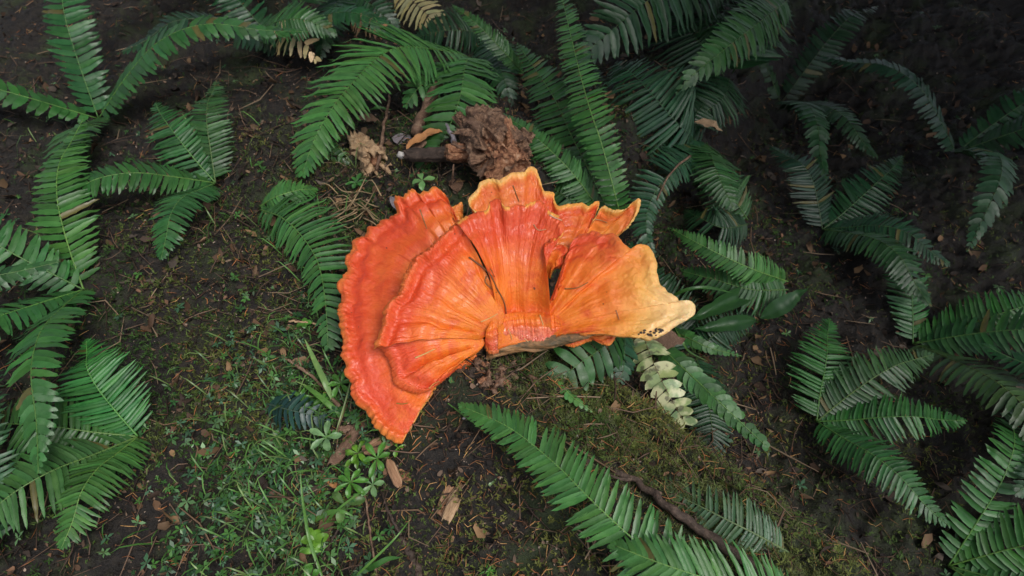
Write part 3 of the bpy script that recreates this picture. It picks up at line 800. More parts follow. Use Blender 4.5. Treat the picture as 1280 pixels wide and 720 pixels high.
f = fern("long green frond with wavy edges running down to the right edge beside the withered one", W(812, 418, -0.1), name="deer_fern")
FR(f, [(812, 418, -.09), (838, 445, -.03), (870, 475, -.02), (905, 508, -.02), (960, 560, -.05)], 22, 24, GR, style='deer', nrm=(0.0, -0.5, 0.8), sweep=0.5, taper=0.3, wfac=1.15)
FR(f, [(830, 412, -.11), (855, 420, -.06), (885, 434, -.05), (930, 446, -.07)], 13, 20, GR, style='deer', nrm=(0.0, -0.5, 0.8), sweep=0.5, wfac=1.1)

# foreground
f = fern("glossy green sword fern in the foreground laid across the mossy log", W(905, 770, 0.03))
FR(f, [(900, 768, .07), (850, 722, .155), (794, 676, .17), (741, 627, .168), (692, 578, .158), (634, 533, .145), (572, 506, .125)], 54, 60, GR2, nrm=(-0.15, -0.25, 1), sweep=0.34, taper=0.55, wfac=1.12, droop=0.02, s0=0.08, r=0.0014, label="long foreground frond with its tip near the fungus")
FR(f, [(1010, 765, .09), (950, 742, .16), (880, 722, .18), (820, 702, .18), (764, 680, .165)], 60, 36, GR2, nrm=(0.0, -0.25, 1), sweep=0.5, taper=0.5, wfac=0.9)
f = fern("grey green fern frond at the lower right edge behind the dark stick", W(985, 690, 0.06))
FR(f, [(985, 690, .09), (945, 668, .12), (905, 648, .125), (865, 628, .12), (812, 604, .11)], 40, 34, (0.05, 0.115, 0.055), nrm=(0.1, -0.3, 0.9), sweep=0.25, taper=0.5, wfac=0.85)

# left edge
f = fern("green sword fern at the left edge beside the outer cap of the fungus", W(325, 262, 0.0))
FR(f, [(325, 262, .01), (352, 272, .07), (378, 296, .085), (398, 330, .085), (407, 380, .075), (410, 438, .05)], 62, 40, GR, nrm=(-0.1, -0.3, 1), sweep=0.2, side=(1.0, 0.62), taper=0.5, wfac=0.85)
FR(f, [(325, 258, .01), (345, 246, .05), (372, 238, .05), (398, 236, .03)], 30, 18, GR2, nrm=(-0.1, -0.4, 1), sweep=0.4)
f = fern("shaded small fern on the ground under the arching upper left frond", W(380, 182, 0.0))
FR(f, [(380, 182, .0), (400, 188, .03), (425, 196, .03), (452, 206, .015)], 24, 20, MID, nrm=(0, -0.5, 1), sweep=0.3)
f = fern("fern tip poking in at the top left corner", W(325, 30, -0.03))
FR(f, [(325, 36, .0), (355, 25, .07), (385, 26, .08), (422, 44, .05)], 36, 30, MID, nrm=(0, -0.5, 1), sweep=0.4)
f = fern("dark bluish leaflets of a small fern at the left edge below the grass", W(335, 505, 0.0))
FR(f, [(335, 505, .01), (360, 512, .035), (385, 518, .035), (414, 528, .02)], 30, 12, (0.016, 0.055, 0.05), nrm=(0, -0.3, 1), sweep=0.35, wfac=0.8)

# the dark mass of fronds at the back right
f = fern("dim fern in deep shade between the tall bright frond and the hanging one", W(790, 215, -0.14))
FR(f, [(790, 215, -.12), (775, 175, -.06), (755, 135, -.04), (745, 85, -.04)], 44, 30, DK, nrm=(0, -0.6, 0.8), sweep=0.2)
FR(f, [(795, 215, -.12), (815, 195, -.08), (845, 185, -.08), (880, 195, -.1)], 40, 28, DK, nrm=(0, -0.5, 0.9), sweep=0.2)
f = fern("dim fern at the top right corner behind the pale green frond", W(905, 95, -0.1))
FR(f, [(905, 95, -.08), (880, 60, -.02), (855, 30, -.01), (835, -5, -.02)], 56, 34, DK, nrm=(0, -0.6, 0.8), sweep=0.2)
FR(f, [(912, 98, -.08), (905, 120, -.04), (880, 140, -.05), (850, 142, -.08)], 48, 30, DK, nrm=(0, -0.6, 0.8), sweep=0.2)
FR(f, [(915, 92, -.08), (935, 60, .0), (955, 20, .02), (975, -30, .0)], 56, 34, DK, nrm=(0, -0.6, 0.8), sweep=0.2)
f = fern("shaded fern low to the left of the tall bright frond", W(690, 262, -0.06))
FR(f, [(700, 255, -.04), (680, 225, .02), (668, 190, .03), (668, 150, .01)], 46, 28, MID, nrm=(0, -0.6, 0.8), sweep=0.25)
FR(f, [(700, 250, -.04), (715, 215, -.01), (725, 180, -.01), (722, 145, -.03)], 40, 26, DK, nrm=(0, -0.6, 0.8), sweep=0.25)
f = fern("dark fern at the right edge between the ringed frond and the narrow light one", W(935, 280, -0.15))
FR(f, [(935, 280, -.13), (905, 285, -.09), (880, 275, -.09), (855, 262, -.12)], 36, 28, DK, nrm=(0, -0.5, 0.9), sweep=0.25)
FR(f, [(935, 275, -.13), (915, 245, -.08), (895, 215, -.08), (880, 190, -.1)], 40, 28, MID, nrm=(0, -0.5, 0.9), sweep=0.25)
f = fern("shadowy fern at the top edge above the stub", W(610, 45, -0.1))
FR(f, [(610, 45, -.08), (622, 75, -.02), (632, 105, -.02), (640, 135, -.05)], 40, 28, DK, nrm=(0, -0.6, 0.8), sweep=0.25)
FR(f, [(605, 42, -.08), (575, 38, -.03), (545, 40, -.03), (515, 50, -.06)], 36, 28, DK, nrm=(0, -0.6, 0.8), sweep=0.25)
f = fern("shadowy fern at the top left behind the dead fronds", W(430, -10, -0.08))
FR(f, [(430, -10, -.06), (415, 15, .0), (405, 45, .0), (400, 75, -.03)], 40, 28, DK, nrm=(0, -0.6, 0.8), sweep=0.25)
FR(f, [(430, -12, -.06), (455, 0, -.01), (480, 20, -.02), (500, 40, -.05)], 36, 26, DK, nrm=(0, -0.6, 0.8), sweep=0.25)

# dead fronds at the back
for (lab, pts, hw, n, colr) in [
    ("pale yellow dead fern frond at the left edge near the top", [(345, 30, -.03), (365, 45, .02), (385, 58, .02), (398, 80, .0)], 34, 12, (0.50, 0.42, 0.24)),
    ("brown withered fern frond near the top left", [(440, 20, -.04), (462, 30, .0), (482, 40, .0), (500, 48, -.02)], 22, 14, (0.22, 0.14, 0.09)),
    ("straw coloured dead fern frond at the top left of centre", [(500, -15, -.06), (520, 5, -.03), (540, 25, -.03), (556, 48, -.05)], 34, 14, (0.34, 0.32, 0.17)),
]:
    f = fern(lab, W(*pts[0]), "dead fern fronds", "dead_fern_frond")
    FR(f, pts, hw, n, colr, kind='dead', nrm=(0, -0.6, 0.8), sweep=0.25, wfac=0.7, stem=(0.12, 0.07, 0.04))

# plants beyond the two sides and at the back
def crown_fern(label, x, y, nf, length, seed, color, h=0.22, az0=0, az1=360):
    z = float(ground_z(x, y)); rd = random.Random(seed)
    f = fern(label, (x, y, z), "ferns standing round the clearing")
    for k in range(nf):
        a = math.radians(az0 + (az1 - az0) * (k + rd.uniform(0.1, 0.9)) / nf)
        L = length * rd.uniform(0.75, 1.1); hh = h * rd.uniform(0.7, 1.2)
        pts = [np.array([x + math.cos(a + 0.25 * q * sw) * L * q, y + math.sin(a + 0.25 * q * sw) * L * q, z + hh * math.sin(min(1, q * 1.25) * math.pi * 0.62) * (1 - 0.25 * q)]) for sw in [rd.uniform(-1, 1)] for q in (0, .2, .4, .6, .8, 1.0)]
        for p in pts: p[2] = max(p[2], float(surf_z(p[0], p[1])) + 0.015)
        frond(f, pts, 0.062 * rd.uniform(0.85, 1.2), 34, tuple(c * rd.uniform(0.8, 1.2) for c in color), sweep=0.28, nrm=(0, -0.15, 1), seed=seed * 10 + k)
    return f
crown_fern("fern clump at the far left in the upper half", -0.95, 0.62, 4, 0.50, 1, MID)
crown_fern("fern clump at the far left beside the fungus", -0.74, 0.10, 4, 0.36, 2, GR, 0.16, 60, 330)
crown_fern("fern clump at the lower left corner", -0.68, -0.34, 4, 0.30, 3, MID, 0.14, 90, 280)
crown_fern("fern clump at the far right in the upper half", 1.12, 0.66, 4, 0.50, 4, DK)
crown_fern("fern clump at the far right beside the fungus", 0.82, 0.12, 4, 0.34, 5, MID, 0.16, -120, 110)
crown_fern("fern clump at the lower right corner", 0.72, -0.30, 4, 0.30, 6, GR, 0.15, -100, 100)
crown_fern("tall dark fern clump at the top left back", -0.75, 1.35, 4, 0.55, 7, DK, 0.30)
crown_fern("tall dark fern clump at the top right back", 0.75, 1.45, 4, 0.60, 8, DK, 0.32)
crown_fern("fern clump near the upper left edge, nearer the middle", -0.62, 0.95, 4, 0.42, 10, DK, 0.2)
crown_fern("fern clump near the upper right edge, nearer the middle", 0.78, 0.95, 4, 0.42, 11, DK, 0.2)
crown_fern("small fern at the far left in the lower half", -0.98, -0.10, 4, 0.34, 12, MID, 0.15)
crown_fern("small fern at the far right in the lower half", 1.05, -0.12, 4, 0.34, 13, DK, 0.15)
crown_fern("low fern between the right edge clump and the long log", 0.56, -0.06, 4, 0.24, 14, MID, 0.11, -80, 120)
crown_fern("low fern left of the lower seedlings", -0.56, -0.16, 4, 0.22, 15, GR, 0.10, 90, 300)
crown_fern("low fern in the gap at the middle left", -0.60, 0.38, 4, 0.28, 16, MID, 0.12, 80, 300)
crown_fern("low fern in the gap at the middle right", 0.72, 0.42, 4, 0.28, 17, DK, 0.12, -90, 110)
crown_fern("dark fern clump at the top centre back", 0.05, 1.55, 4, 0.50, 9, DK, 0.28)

# ------------------------------------------------------------------ the rotten stub behind the fungus
def jag_tube(name, a, b, r0, r1, material, parent, origin, seed, seg=56, rings=40, hollow=0.5, amp=0.30, rag=0.25, squash=1.0, fib=1.5):
    """a broken, partly hollow length of wood from a (far end) to b (broken end)"""
    a = np.array(a) - origin; b = np.array(b) - origin
    ax = b - a; Ln = np.linalg.norm(ax); ax /= Ln
    s1 = np.cross(ax, [0, 0, 1.0]); s1 /= np.linalg.norm(s1); s2 = np.cross(s1, ax)
    vs, fs = [], []
    prof = [(q / (rings - 1), 1.0) for q in range(rings)] + [(1.0 - 0.02, 0.86), (0.97, 0.72), (0.94, 0.58)] + [(0.93 - hollow * 0.5 * (1 - k / 8), 0.5 * k / 8) for k in range(8, -1, -1)]
    for i, (t, rf) in enumerate(prof):
        for k in range(seg):
            th = 2 * math.pi * k / seg
            r = (r0 + (r1 - r0) * t)
            q = Vector((math.cos(th) * fib, math.sin(th) * fib, t * Ln / r0 * 0.45 + seed))
            n1 = mnoise.fractal(q * 1.0, 0.7, 2.0, 5); n2 = mnoise.cell(Vector((q.x * 2.6, q.y * 2.6, q.z * 1.1))) - 0.5
            rr = r * rf * (1 + amp * n1 + (0.16 if fib < 2 else 0.05) * n2)
            tt = t + (rag * mnoise.noise(Vector((math.cos(th) * fib * 1.5, math.sin(th) * fib * 1.5, seed * 2 + rf))) + 0.08 * n2) * max(0, t - 0.55) * 1.3
            if t <= 0.02: rr *= 0.55
            vs.append(a + ax * Ln * tt + (s1 * math.cos(th) + s2 * math.sin(th) * squash) * rr)
    m_ = len(prof)
    for i in range(m_ - 1):
        for k in range(seg):
            k2 = (k + 1) % seg
            fs.append((i * seg + k, i * seg + k2, (i + 1) * seg + k2, (i + 1) * seg + k))
    fs.append(tuple(range(seg))[::-1]); fs.append(tuple((m_ - 1) * seg + k for k in range(seg)))
    return link(name, mesh(name, vs, fs), material, parent)

sb = G(618, 205, 0.0)
stub = empty("broken_stub", sb)
tag(stub, "crumbly reddish brown broken branch stub directly behind the fungus", "wood")
def rubble(name, c, axis, ln, rad, material, seed, cut=0.75, amp=0.35, freq=1.6, sub=5):
    """rotten wood: a lump with fibres along its axis, broken off across one end"""
    import bmesh
    ax = Vector(axis).normalized(); s1 = ax.cross(Vector((0, 0, 1))).normalized(); s2 = s1.cross(ax)
    bm = bmesh.new(); bmesh.ops.create_icosphere(bm, subdivisions=sub, radius=1.0)
    for v in bm.verts:
        p = v.co.copy(); o3 = Vector((seed, seed * 1.3, -seed))
        q = Vector((p.x * 1.7, p.y * 1.7, p.z * 0.5)) * freq + o3
        d = amp * mnoise.fractal(q, 0.6, 2.1, 5) - amp * 0.9 * max(0, mnoise.noise(q * 0.8 + o3) - 0.12) * 2 + 0.05 * (mnoise.cell(q * 1.6) - 0.5)
        zc = p.z
        lim = cut + 0.22 * mnoise.noise(Vector((p.x * 2.5, p.y * 2.5, seed))) + 0.10 * mnoise.fractal(Vector((p.x * 7, p.y * 7, seed)), 0.6, 2, 3)
        rr = 1 + d
        x_, y_ = p.x * rr, p.y * rr
        if zc > 0.0: 
            k_ = 1 / max(0.35, math.sqrt(max(0.02, 1 - zc * zc))); k_ = min(k_, 1.6); x_ *= k_ * 0.93; y_ *= k_ * 0.93
        z_ = min(zc * 1.25, lim) - 0.35 * max(0, mnoise.noise(Vector((p.x * 2.2 + seed, p.y * 2.2, 4)))) * (zc > 0.4)
        v.co = s1 * (x_ * rad) + s2 * (y_ * rad) + ax * (z_ * ln)
    me = bpy.data.meshes.new(name); bm.to_mesh(me); bm.free()
    o = link(name, me, material, stub); o.location = Vector(c) - Vector(sb)
    return o
jag_tube("bark", W(600, 156, 0.10), W(626, 196, 0.135), 0.046, 0.054, M_rotbark, stub, sb, 3.0, seg=120, hollow=0.4, amp=0.26, rag=0.55, squash=0.9, fib=2.6)
rubble("heartwood", W(629, 199, 0.128), (0.28, -0.75, 0.3), 0.050, 0.040, M_rot, 7.0, 0.75, 0.40, 1.3)
rubble("heartwood", W(612, 205, 0.105), (0.1, -0.75, 0.3), 0.040, 0.026, M_rot, 17.0, 0.7, 0.45, 1.3, sub=4)
rubble("splinter", W(577, 190, 0.11), (-0.9, -0.2, 0.15), 0.040, 0.016, M_rot, 12.0, 0.7, 0.5, sub=4)
rubble("splinter", W(583, 160, 0.11), (-0.5, 0.5, 0.5), 0.044, 0.010, M_rotbark, 15.0, 0.7, 0.5, sub=4)
rubble("splinter", W(650, 178, 0.11), (0.5, 0.0, 0.6), 0.034, 0.016, M_rotbark, 23.0, 0.7, 0.5, sub=4)
PLATES = [(590, 166, .150, 30, .075, .020), (604, 160, .158, 15, .075, .022), (622, 160, .165, -5, .07, .020), (638, 168, .165, -20, .06, .018), (648, 176, .135, -40, .05, .014), (586, 186, .115, 60, .06, .016), (612, 172, .150, -30, .05, .016), (600, 190, .135, -70, .06, .014), (640, 206, .135, -55, .05, .012), (610, 208, .13, -80, .05, .013)]
jag_tube("side_branch", W(606, 192, 0.085), W(505, 194, 0.07), 0.017, 0.0125, M_stick, stub, sb, 7.0, seg=26, rings=36, hollow=0.1, amp=0.22, rag=0.25)

# ------------------------------------------------------------------ sticks, chips, chunks
def stick(name, label, pts, r0, r1, material, cat="stick", group=None, knob=0.35, n=40, seg=9, kids=()):
    P = crv(pts, n)
    jit = np.array([[mnoise.noise(Vector((i * 0.3, r0 * 900, 1))), mnoise.noise(Vector((i * 0.3, r0 * 900, 7))), mnoise.noise(Vector((i * 0.3, r0 * 900, 13)))] for i in range(n)]) * min(r0, 0.004) * 1.2
    P = P + jit
    o = link(name, tube_mesh(name, P, r0, r1, seg, knob, P[0], seed=r0 * 1000 + len(pts)), material)
    o.location = P[0]
    tag(o, label, cat, group)
    for kp, kr in kids:
        k = crv(kp, 14)
        link("side_twig", tube_mesh("side_twig", k, kr, kr * 0.5, 7, knob, P[0], seed=kr * 999), material, o)
    return o

stick("fallen_stick", "dark knobbly stick lying on the right foot of the log, running to the right edge", [G(766, 588, .004), G(800, 604, .010), G(835, 634, .012), G(872, 660, .012), G(910, 686, .012), G(960, 722, .008)], 0.0042, 0.0068, M_stick, knob=0.32, n=44,
      kids=[([G(790, 600, .012), G(772, 598, .02), G(752, 590, .012)], 0.0028)])
stick("dry_stem", "thin dark stem rising from the hollow just above the dark stick", [W(862, 584, -.02), W(853, 560, -.03), W(842, 535, -.05), W(836, 512, -.08)], 0.0026, 0.0018, M_stick, "stem", n=24)
stick("broken_stick", "short broken brown stick with a pale end left of the stub", [G(520, 166, .008), G(530, 142, .02), G(548, 108, .035)], 0.0115, 0.0125, M_stick2, n=18, seg=14, knob=0.12)
stick("bare_stem", "thin upright brown stem beside the tan wood chunk", [G(471, 216, .005), G(475, 190, .02), G(481, 150, .02), G(488, 118, .01)], 0.0036, 0.0026, M_stick2, "stem", n=34)
stick("forest_twig", "thin reddish twig running down to the bottom edge left of the paired wood chips", [G(476, 612, .006), G(486, 640, .008), G(501, 668, .008)], 0.0017, 0.0022, M_stick, "twig", "twigs at the lower left")
stick("forest_twig", "thicker grey twig at the bottom edge below the paired wood chips", [G(503, 672, .004), G(512, 690, .006), G(526, 722, .006), G(536, 745, .004)], 0.0042, 0.0050, M_stick, "twig", "twigs at the lower left")
stick("forest_twig", "thin straight twig at the bottom edge left of the thicker grey twig", [G(456, 618, .004), G(462, 660, .008), G(468, 700, .006), G(472, 730, .004)], 0.0014, 0.0017, M_stick2, "twig", "twigs at the lower left")
stick("forest_twig", "leaning dark twig beside the round leaved seedling at the lower left", [G(402, 700, .003), G(418, 670, .012), G(432, 645, .006)], 0.0016, 0.0014, M_stick, "twig", "twigs at the lower left")
stick("forest_twig", "pale twig at the left edge under the tip of the fern", [G(352, 446, .01), G(378, 462, .02), G(400, 480, .014), G(424, 508, .006)], 0.0022, 0.0030, M_stick2, "twig", "twigs at the lower left")
stick("forest_twig", "thin pale straw lying on the moss at the left edge", [G(362, 402, .012), G(385, 404, .012), G(406, 406, .008)], 0.0018, 0.0012, M_chip2, "twig", "twigs at the lower left")
stick("forest_twig", "short twig standing between the stub and the fungus", [G(565, 235, .0), W(566, 215, .10), W(567, 205, .11)], 0.0022, 0.0016, M_stick2, "twig", n=12)
stick("forest_twig", "dark wet twig poking up between the fern and the stub", [W(571, 184, .09), W(564, 168, .10), W(558, 155, .10)], 0.0055, 0.0028, M_greyleaf, "twig", n=14)
stick("forest_twig", "thin branching stem on the far ground beside the ringed fern frond", [W(862, 195, -.06), W(835, 222, -.03), W(822, 250, -.05)], 0.0026, 0.0018, M_stick2, "twig", n=16)
stick("forest_twig", "straight straw upright on the soil right of the bright tall frond", [W(792, 235, -.13), W(797, 210, -.10), W(802, 188, -.09)], 0.0022, 0.0018, M_chip2, "twig", n=12)

def slab(name, label, px, py, ln, wd, th, ang, material, cat, group=None, seed=0, tilt=0.15, h=0.004, parent=None, rough=1.0):
    """a split piece of wood: long, flat, ragged at both ends"""
    r = random.Random(seed); nx_, ny_ = 22, 8
    top_, bot_ = [], []
    for i in range(nx_):
        t = i / (nx_ - 1) - 0.5
        w = 1 - 0.35 * abs(t * 2) ** 3 + 0.22 * rough * mnoise.noise(Vector((t * 5, seed, 0)))
        for j in range(ny_):
            q = j / (ny_ - 1) - 0.5
            ragx = 0.16 * rough * mnoise.noise(Vector((q * 5 + seed, 3, t > 0))) * abs(t * 2) ** 3
            x = (t + ragx) * ln; y = q * wd * w
            zt = th * 0.5 * (1 - (abs(q) * 2) ** 4 * 0.7) + th * 0.5 * rough * mnoise.noise(Vector((t * 3, q * 9, seed))) + 0.03 * ln * math.sin(t * 3 + seed)
            top_.append((x, y, zt)); bot_.append((x * 0.96, y * 0.96, zt - th * (0.5 + 0.5 * (1 - (abs(q) * 2) ** 2))))
    vs = top_ + bot_; n_ = nx_ * ny_; fs = []
    for i in range(nx_ - 1):
        for j in range(ny_ - 1):
            k = i * ny_ + j
            fs.append((k, k + ny_, k + ny_ + 1, k + 1)); fs.append((n_ + k, n_ + k + 1, n_ + k + ny_ + 1, n_ + k + ny_))
    for i in range(nx_ - 1):
        for j, fl in ((0, 1), (ny_ - 1, 0)):
            k, k2 = i * ny_ + j, (i + 1) * ny_ + j
            fs.append((k2, k, n_ + k, n_ + k2) if fl else (k, k2, n_ + k2, n_ + k))
    for j in range(ny_ - 1):
        for i, fl in ((0, 0), (nx_ - 1, 1)):
            k, k2 = i * ny_ + j, i * ny_ + j + 1
            fs.append((k2, k, n_ + k, n_ + k2) if fl else (k, k2, n_ + k2, n_ + k))
    o = link(name, mesh(name, vs, fs), material, parent)
    p = G(px, py, h)
    o.location = p
    o.rotation_euler = (tilt * r.uniform(-1, 1), tilt * r.uniform(-1, 1), math.radians(ang))
    if not parent: tag(o, label, cat, group)
    return o

for k, (px, py, zz, an, l_, w_) in enumerate(PLATES):
    o = slab("bark_plate", None, 600, 300, l_, w_, 0.006, an - 58, [M_rotbark, M_stick2, M_rotbark, M_rot][k % 4], None, None, 50 + k, 0.5, parent=stub, rough=1.6)
    o.location = Vector(W(px, py, zz)) - Vector(sb)
CH = "wood chips on the forest floor"
slab("wood_chip", "pale split wood chip just below the lower tip of the fungus", 476, 556, 0.050, 0.022, 0.008, 25, M_chip, "wood chip", CH, 1)
slab("wood_chip", "pinkish wood chip angled down right of the whorled seedlings", 493, 592, 0.042, 0.014, 0.006, -62, M_chip, "wood chip", CH, 2)
slab("wood_chip", "reddish short chip beside the pinkish one, below the fungus tip", 505, 594, 0.026, 0.013, 0.006, -50, M_rot, "wood chip", CH, 12)
slab("wood_chip", "long grey brown bark strip left of the fungus tip, leaning up", 434, 556, 0.072, 0.020, 0.006, 62, M_stick2, "bark", CH, 3)
slab("wood_chip", "greyish bark piece tucked under the left of the fungus tip", 455, 530, 0.058, 0.022, 0.007, 48, M_stick2, "bark", CH, 4)
slab("wood_chip", "small grey brown bark flake left of the hanging cap", 433, 536, 0.022, 0.009, 0.005, 10, M_stick2, "bark", CH, 5)
slab("wood_chip", "curled orange bark sliver at the left under the seedlings", 416, 604, 0.036, 0.011, 0.003, -38, M_dryleaf, "bark", CH, 6)
slab("wood_chip", "broad brown wood chip, left of the pair lying on bare soil below the fungus", 557, 626, 0.040, 0.017, 0.005, 68, M_chip, "wood chip", CH, 7)
slab("wood_chip", "long pale topped wood chip, right of the pair lying on bare soil below the fungus", 568, 628, 0.054, 0.016, 0.006, 70, M_chip2, "wood chip", CH, 8, h=0.007)
slab("wood_chip", "weathered chip by the left end of the stub's side branch", 520, 186, 0.05, 0.014, 0.006, 40, M_stick2, "wood chip", CH, 9)

chunk = G(459, 190, 0.012)
ck = empty("wood_chunk", chunk); tag(ck, "tan crumbling wood chunk on the moss at upper left", "wood")
jag_tube("rotten_core", G(446, 172, .012), G(470, 205, .024), 0.016, 0.027, M_chip2, ck, chunk, 31.0, seg=40, rings=30, hollow=0.5, amp=0.5, rag=0.6)
jag_tube("splinter", G(468, 208, .01), G(474, 184, .022), 0.009, 0.006, M_rot, ck, chunk, 37.0, seg=18, rings=14, hollow=0.2, amp=0.6, rag=0.9)
jag_tube("splinter", G(452, 196, .012), G(441, 170, .02), 0.012, 0.009, M_chip2, ck, chunk, 41.0, seg=18, rings=14, hollow=0.2, amp=0.6, rag=0.9)

cr = G(622, 468, 0.0)
crumbs = empty("rotten_crumbs", cr); tag(crumbs, "heap of brown rotten wood crumbs under the front edge of the fungus", "wood")
for k in range(60):
    px = 620 + random.gauss(0, 17); py = 464 + random.gauss(0, 10)
    if py < 452: py = 452 + random.random() * 6
    s_ = random.uniform(0.003, 0.011)
    blob("crumb", G(px, py, s_ * 0.3), (s_, s_ * random.uniform(.5, .9), s_ * 0.6), random.choice([M_rotbark, M_stick2, M_rot, M_stick2, M_stick]), crumbs, 0.6, 1.7, k * 3.1, (random.random(), random.random(), random.random() * 6), sub=2, origin=cr, jag=0.5)

shelf = blob("small_shelf_fungus", W(590, 434, .105), (0.021, 0.013, 0.007), M_stick2, None, 0.25, 1.6, 4, (0.3, 0, 0.3), sub=4)
tag(shelf, "little grey brown bracket wedged under the caps at the front left", "fungus")
pb = blob("pebble", G(502, 195, .006), (0.009, 0.007, 0.009), M_pebble, None, 0.3, 1.2, 2, sub=3); tag(pb, "small off white pebble left of the stub's side branch", "pebble")
for k, (px, py, s_, lb) in enumerate([(580, 523, .0028, "tiny white pebble on the dark soil under the big fern frond tip"), (523, 507, .004, "tiny pale pebble beside the hanging tip of the fungus"), (710, 528, .003, "white speck of stone on the log above the big frond"), (721, 545, .0035, "second white speck of stone on the log, nearer the big frond")]):
    o = blob("pebble", G(px, py, s_ * 0.5), (s_, s_ * 0.8, s_ * 0.7), M_pebble, None, 0.3, 1.2, 20 + k, sub=2); tag(o, lb, "pebble", "pale specks of stone")

# ------------------------------------------------------------------ leaves, herbs and grass
def leaf_mesh(name, shape, seed, n=9, material=None):
    r = random.Random(seed); vs, fs = [], []
    for i in range(n):
        t = i / (n - 1)
        if shape == 'ob': w = 0.5 * math.sin(math.pi * min(1, t * 0.93 + 0.02) ** 1.5) ** 0.85
        elif shape == 'round': w = 0.5 * math.sqrt(max(0, 1 - (2 * t - 1) ** 2))
        elif shape == 'lance': w = 0.5 * math.sin(math.pi * t ** 0.8)
        else: w = 0.5 * (1 - t ** 3) * min(1, 0.5 + t * 4)
        w = max(w, 0.012)
        z = 0.10 * math.sin(t * 2.6) - 0.16 * t * t * r.uniform(0.3, 1.3); y = 0.06 * r.uniform(-1, 1) * t
        vs += [(t, y - w, z + 0.10 * w), (t, y - w * 0.5, z + 0.02 * w), (t, y, z - 0.02), (t, y + w * 0.5, z + 0.02 * w), (t, y + w, z + 0.10 * w)]
    for i in range(n - 1):
        for k in range(4): fs.append((i * 5 + k, (i + 1) * 5 + k, (i + 1) * 5 + k + 1, i * 5 + k + 1))
    me = mesh(name, vs, fs); me.polygons.foreach_set("use_smooth", np.ones(len(me.polygons), bool))
    if material: me.materials.append(material)
    return me
HERB = {s: [leaf_mesh("leaf", s, k * 5 + 1, material=M_herb) for k in range(4)] for s in ('ob', 'round', 'lance')}

def put_leaf(parent, origin, p, d, ln, wd, shape, color, up=(0, 0, 1), name="leaf", me=None):
    d = np.array(d, float); d /= np.linalg.norm(d); y = np.cross(up, d); y /= np.linalg.norm(y); z = np.cross(d, y)
    o = bpy.data.objects.new(name, me or random.choice(HERB[shape])); C.objects.link(o)
    if parent: o.parent = parent
    M = Matrix(((d[0] * ln, y[0] * wd, z[0] * ln, 0), (d[1] * ln, y[1] * wd, z[1] * ln, 0), (d[2] * ln, y[2] * wd, z[2] * ln, 0), (0, 0, 0, 1)))
    M.translation = Vector(np.array(p) - np.array(origin)); o.matrix_basis = M
    j = random.uniform(0.8, 1.2); o.color = (color[0] * j, color[1] * j, color[2] * j, 1)
    return o

def herb(label, px, py, nl, ln, shape, color, h=0.025, asp=0.36, tiers=1, seed=0, group="seedlings at the lower left", spread=360, a0=0):
    random.seed(seed); b = G(px, py + h * 500, 0.0); t = G(px, py, h)
    t = np.array([t[0], t[1], max(t[2], b[2] + h * 0.6)])
    e = empty("seedling", b); tag(e, label, "seedling", group)
    st = link("stem", tube_mesh("stem", crv([b, (b + t) / 2 + [0.003, 0, 0.003], t], 10), 0.0009, 0.0007, 6, 0, b), M_herb, e); st.color = (color[0] * 1.3, color[1], color[2] * 0.8, 1)
    for q in range(tiers):
        c = t - (t - b) * q * 0.45
        for k in range(nl):
            a = math.radians(a0) + math.radians(spread) * (k + 0.3 * random.random()) / nl + q * 0.5
            put_leaf(e, b, c, (math.cos(a), math.sin(a), random.uniform(-0.1, 0.3)), ln * random.uniform(0.75, 1.15) * (1 + 0.15 * q), ln * asp * random.uniform(0.85, 1.1), shape, color)
    return e
HB = (0.075, 0.22, 0.035); HP = (0.16, 0.30, 0.14); HY = (0.12, 0.28, 0.03)
herb("whorled green seedling in front of the curled orange bark sliver", 438, 603, 7, 0.026, 'ob', HB, 0.03, 0.30, seed=1)
herb("whorled green seedling touching the pale split wood chip", 472, 574, 6, 0.025, 'ob', HB, 0.035, 0.36, seed=2)
herb("pale silvery seedling near the left edge above the bark strip", 408, 547, 5, 0.026, 'ob', HP, 0.03, 0.42, seed=3)
herb("bright leafy seedling between the bark strip and the pale chip", 447, 566, 6, 0.018, 'ob', HY, 0.02, 0.42, tiers=2, seed=4)
herb("round leaved yellow green seedling near the bottom left corner", 393, 675, 6, 0.020, 'round', HY, 0.02, 0.62, seed=5)
herb("small seedling with oval leaves beside the left rim of the fungus", 426, 480, 6, 0.022, 'ob', HB, 0.02, 0.4, seed=6)
herb("small seedling under the tip of the fungus right of the pale chip", 497, 560, 3, 0.014, 'ob', HY, 0.012, 0.45, seed=7)
herb("drooping seedling below the whorled pair", 466, 606, 5, 0.022, 'ob', HP, 0.02, 0.36, seed=8)
herb("tiny seedling at the left edge above the dark bluish fern", 377, 498, 5, 0.02, 'lance', HB, 0.02, 0.3, seed=9)
herb("low green seedling right of the grass at the left edge", 405, 500, 5, 0.022, 'lance', HB, 0.018, 0.3, seed=10)
herb("single broad leaved seedling in the middle of the lower left moss", 432, 632, 3, 0.026, 'ob', (0.10, 0.2, 0.06), 0.01, 0.5, seed=11)
herb("tiny seedling at the bottom left edge of the picture", 388, 718, 4, 0.014, 'round', HB, 0.012, 0.7, seed=12)
herb("small green seedling on the moss near the bottom of the log", 612, 714, 6, 0.014, 'lance', HB, 0.012, 0.25, seed=13)
herb("little clover like seedling left of the outer cap", 381, 405, 4, 0.013, 'round', HB, 0.012, 0.7, seed=14)
herb("shaded seedling on the mossy ground above the outer cap", 446, 228, 6, 0.02, 'ob', (0.05, 0.17, 0.04), 0.015, 0.4, seed=15)
herb("pale leaved seedling between the outer cap and the stub", 528, 226, 4, 0.026, 'ob', (0.16, 0.34, 0.12), 0.02, 0.5, seed=16)
random.seed(99)

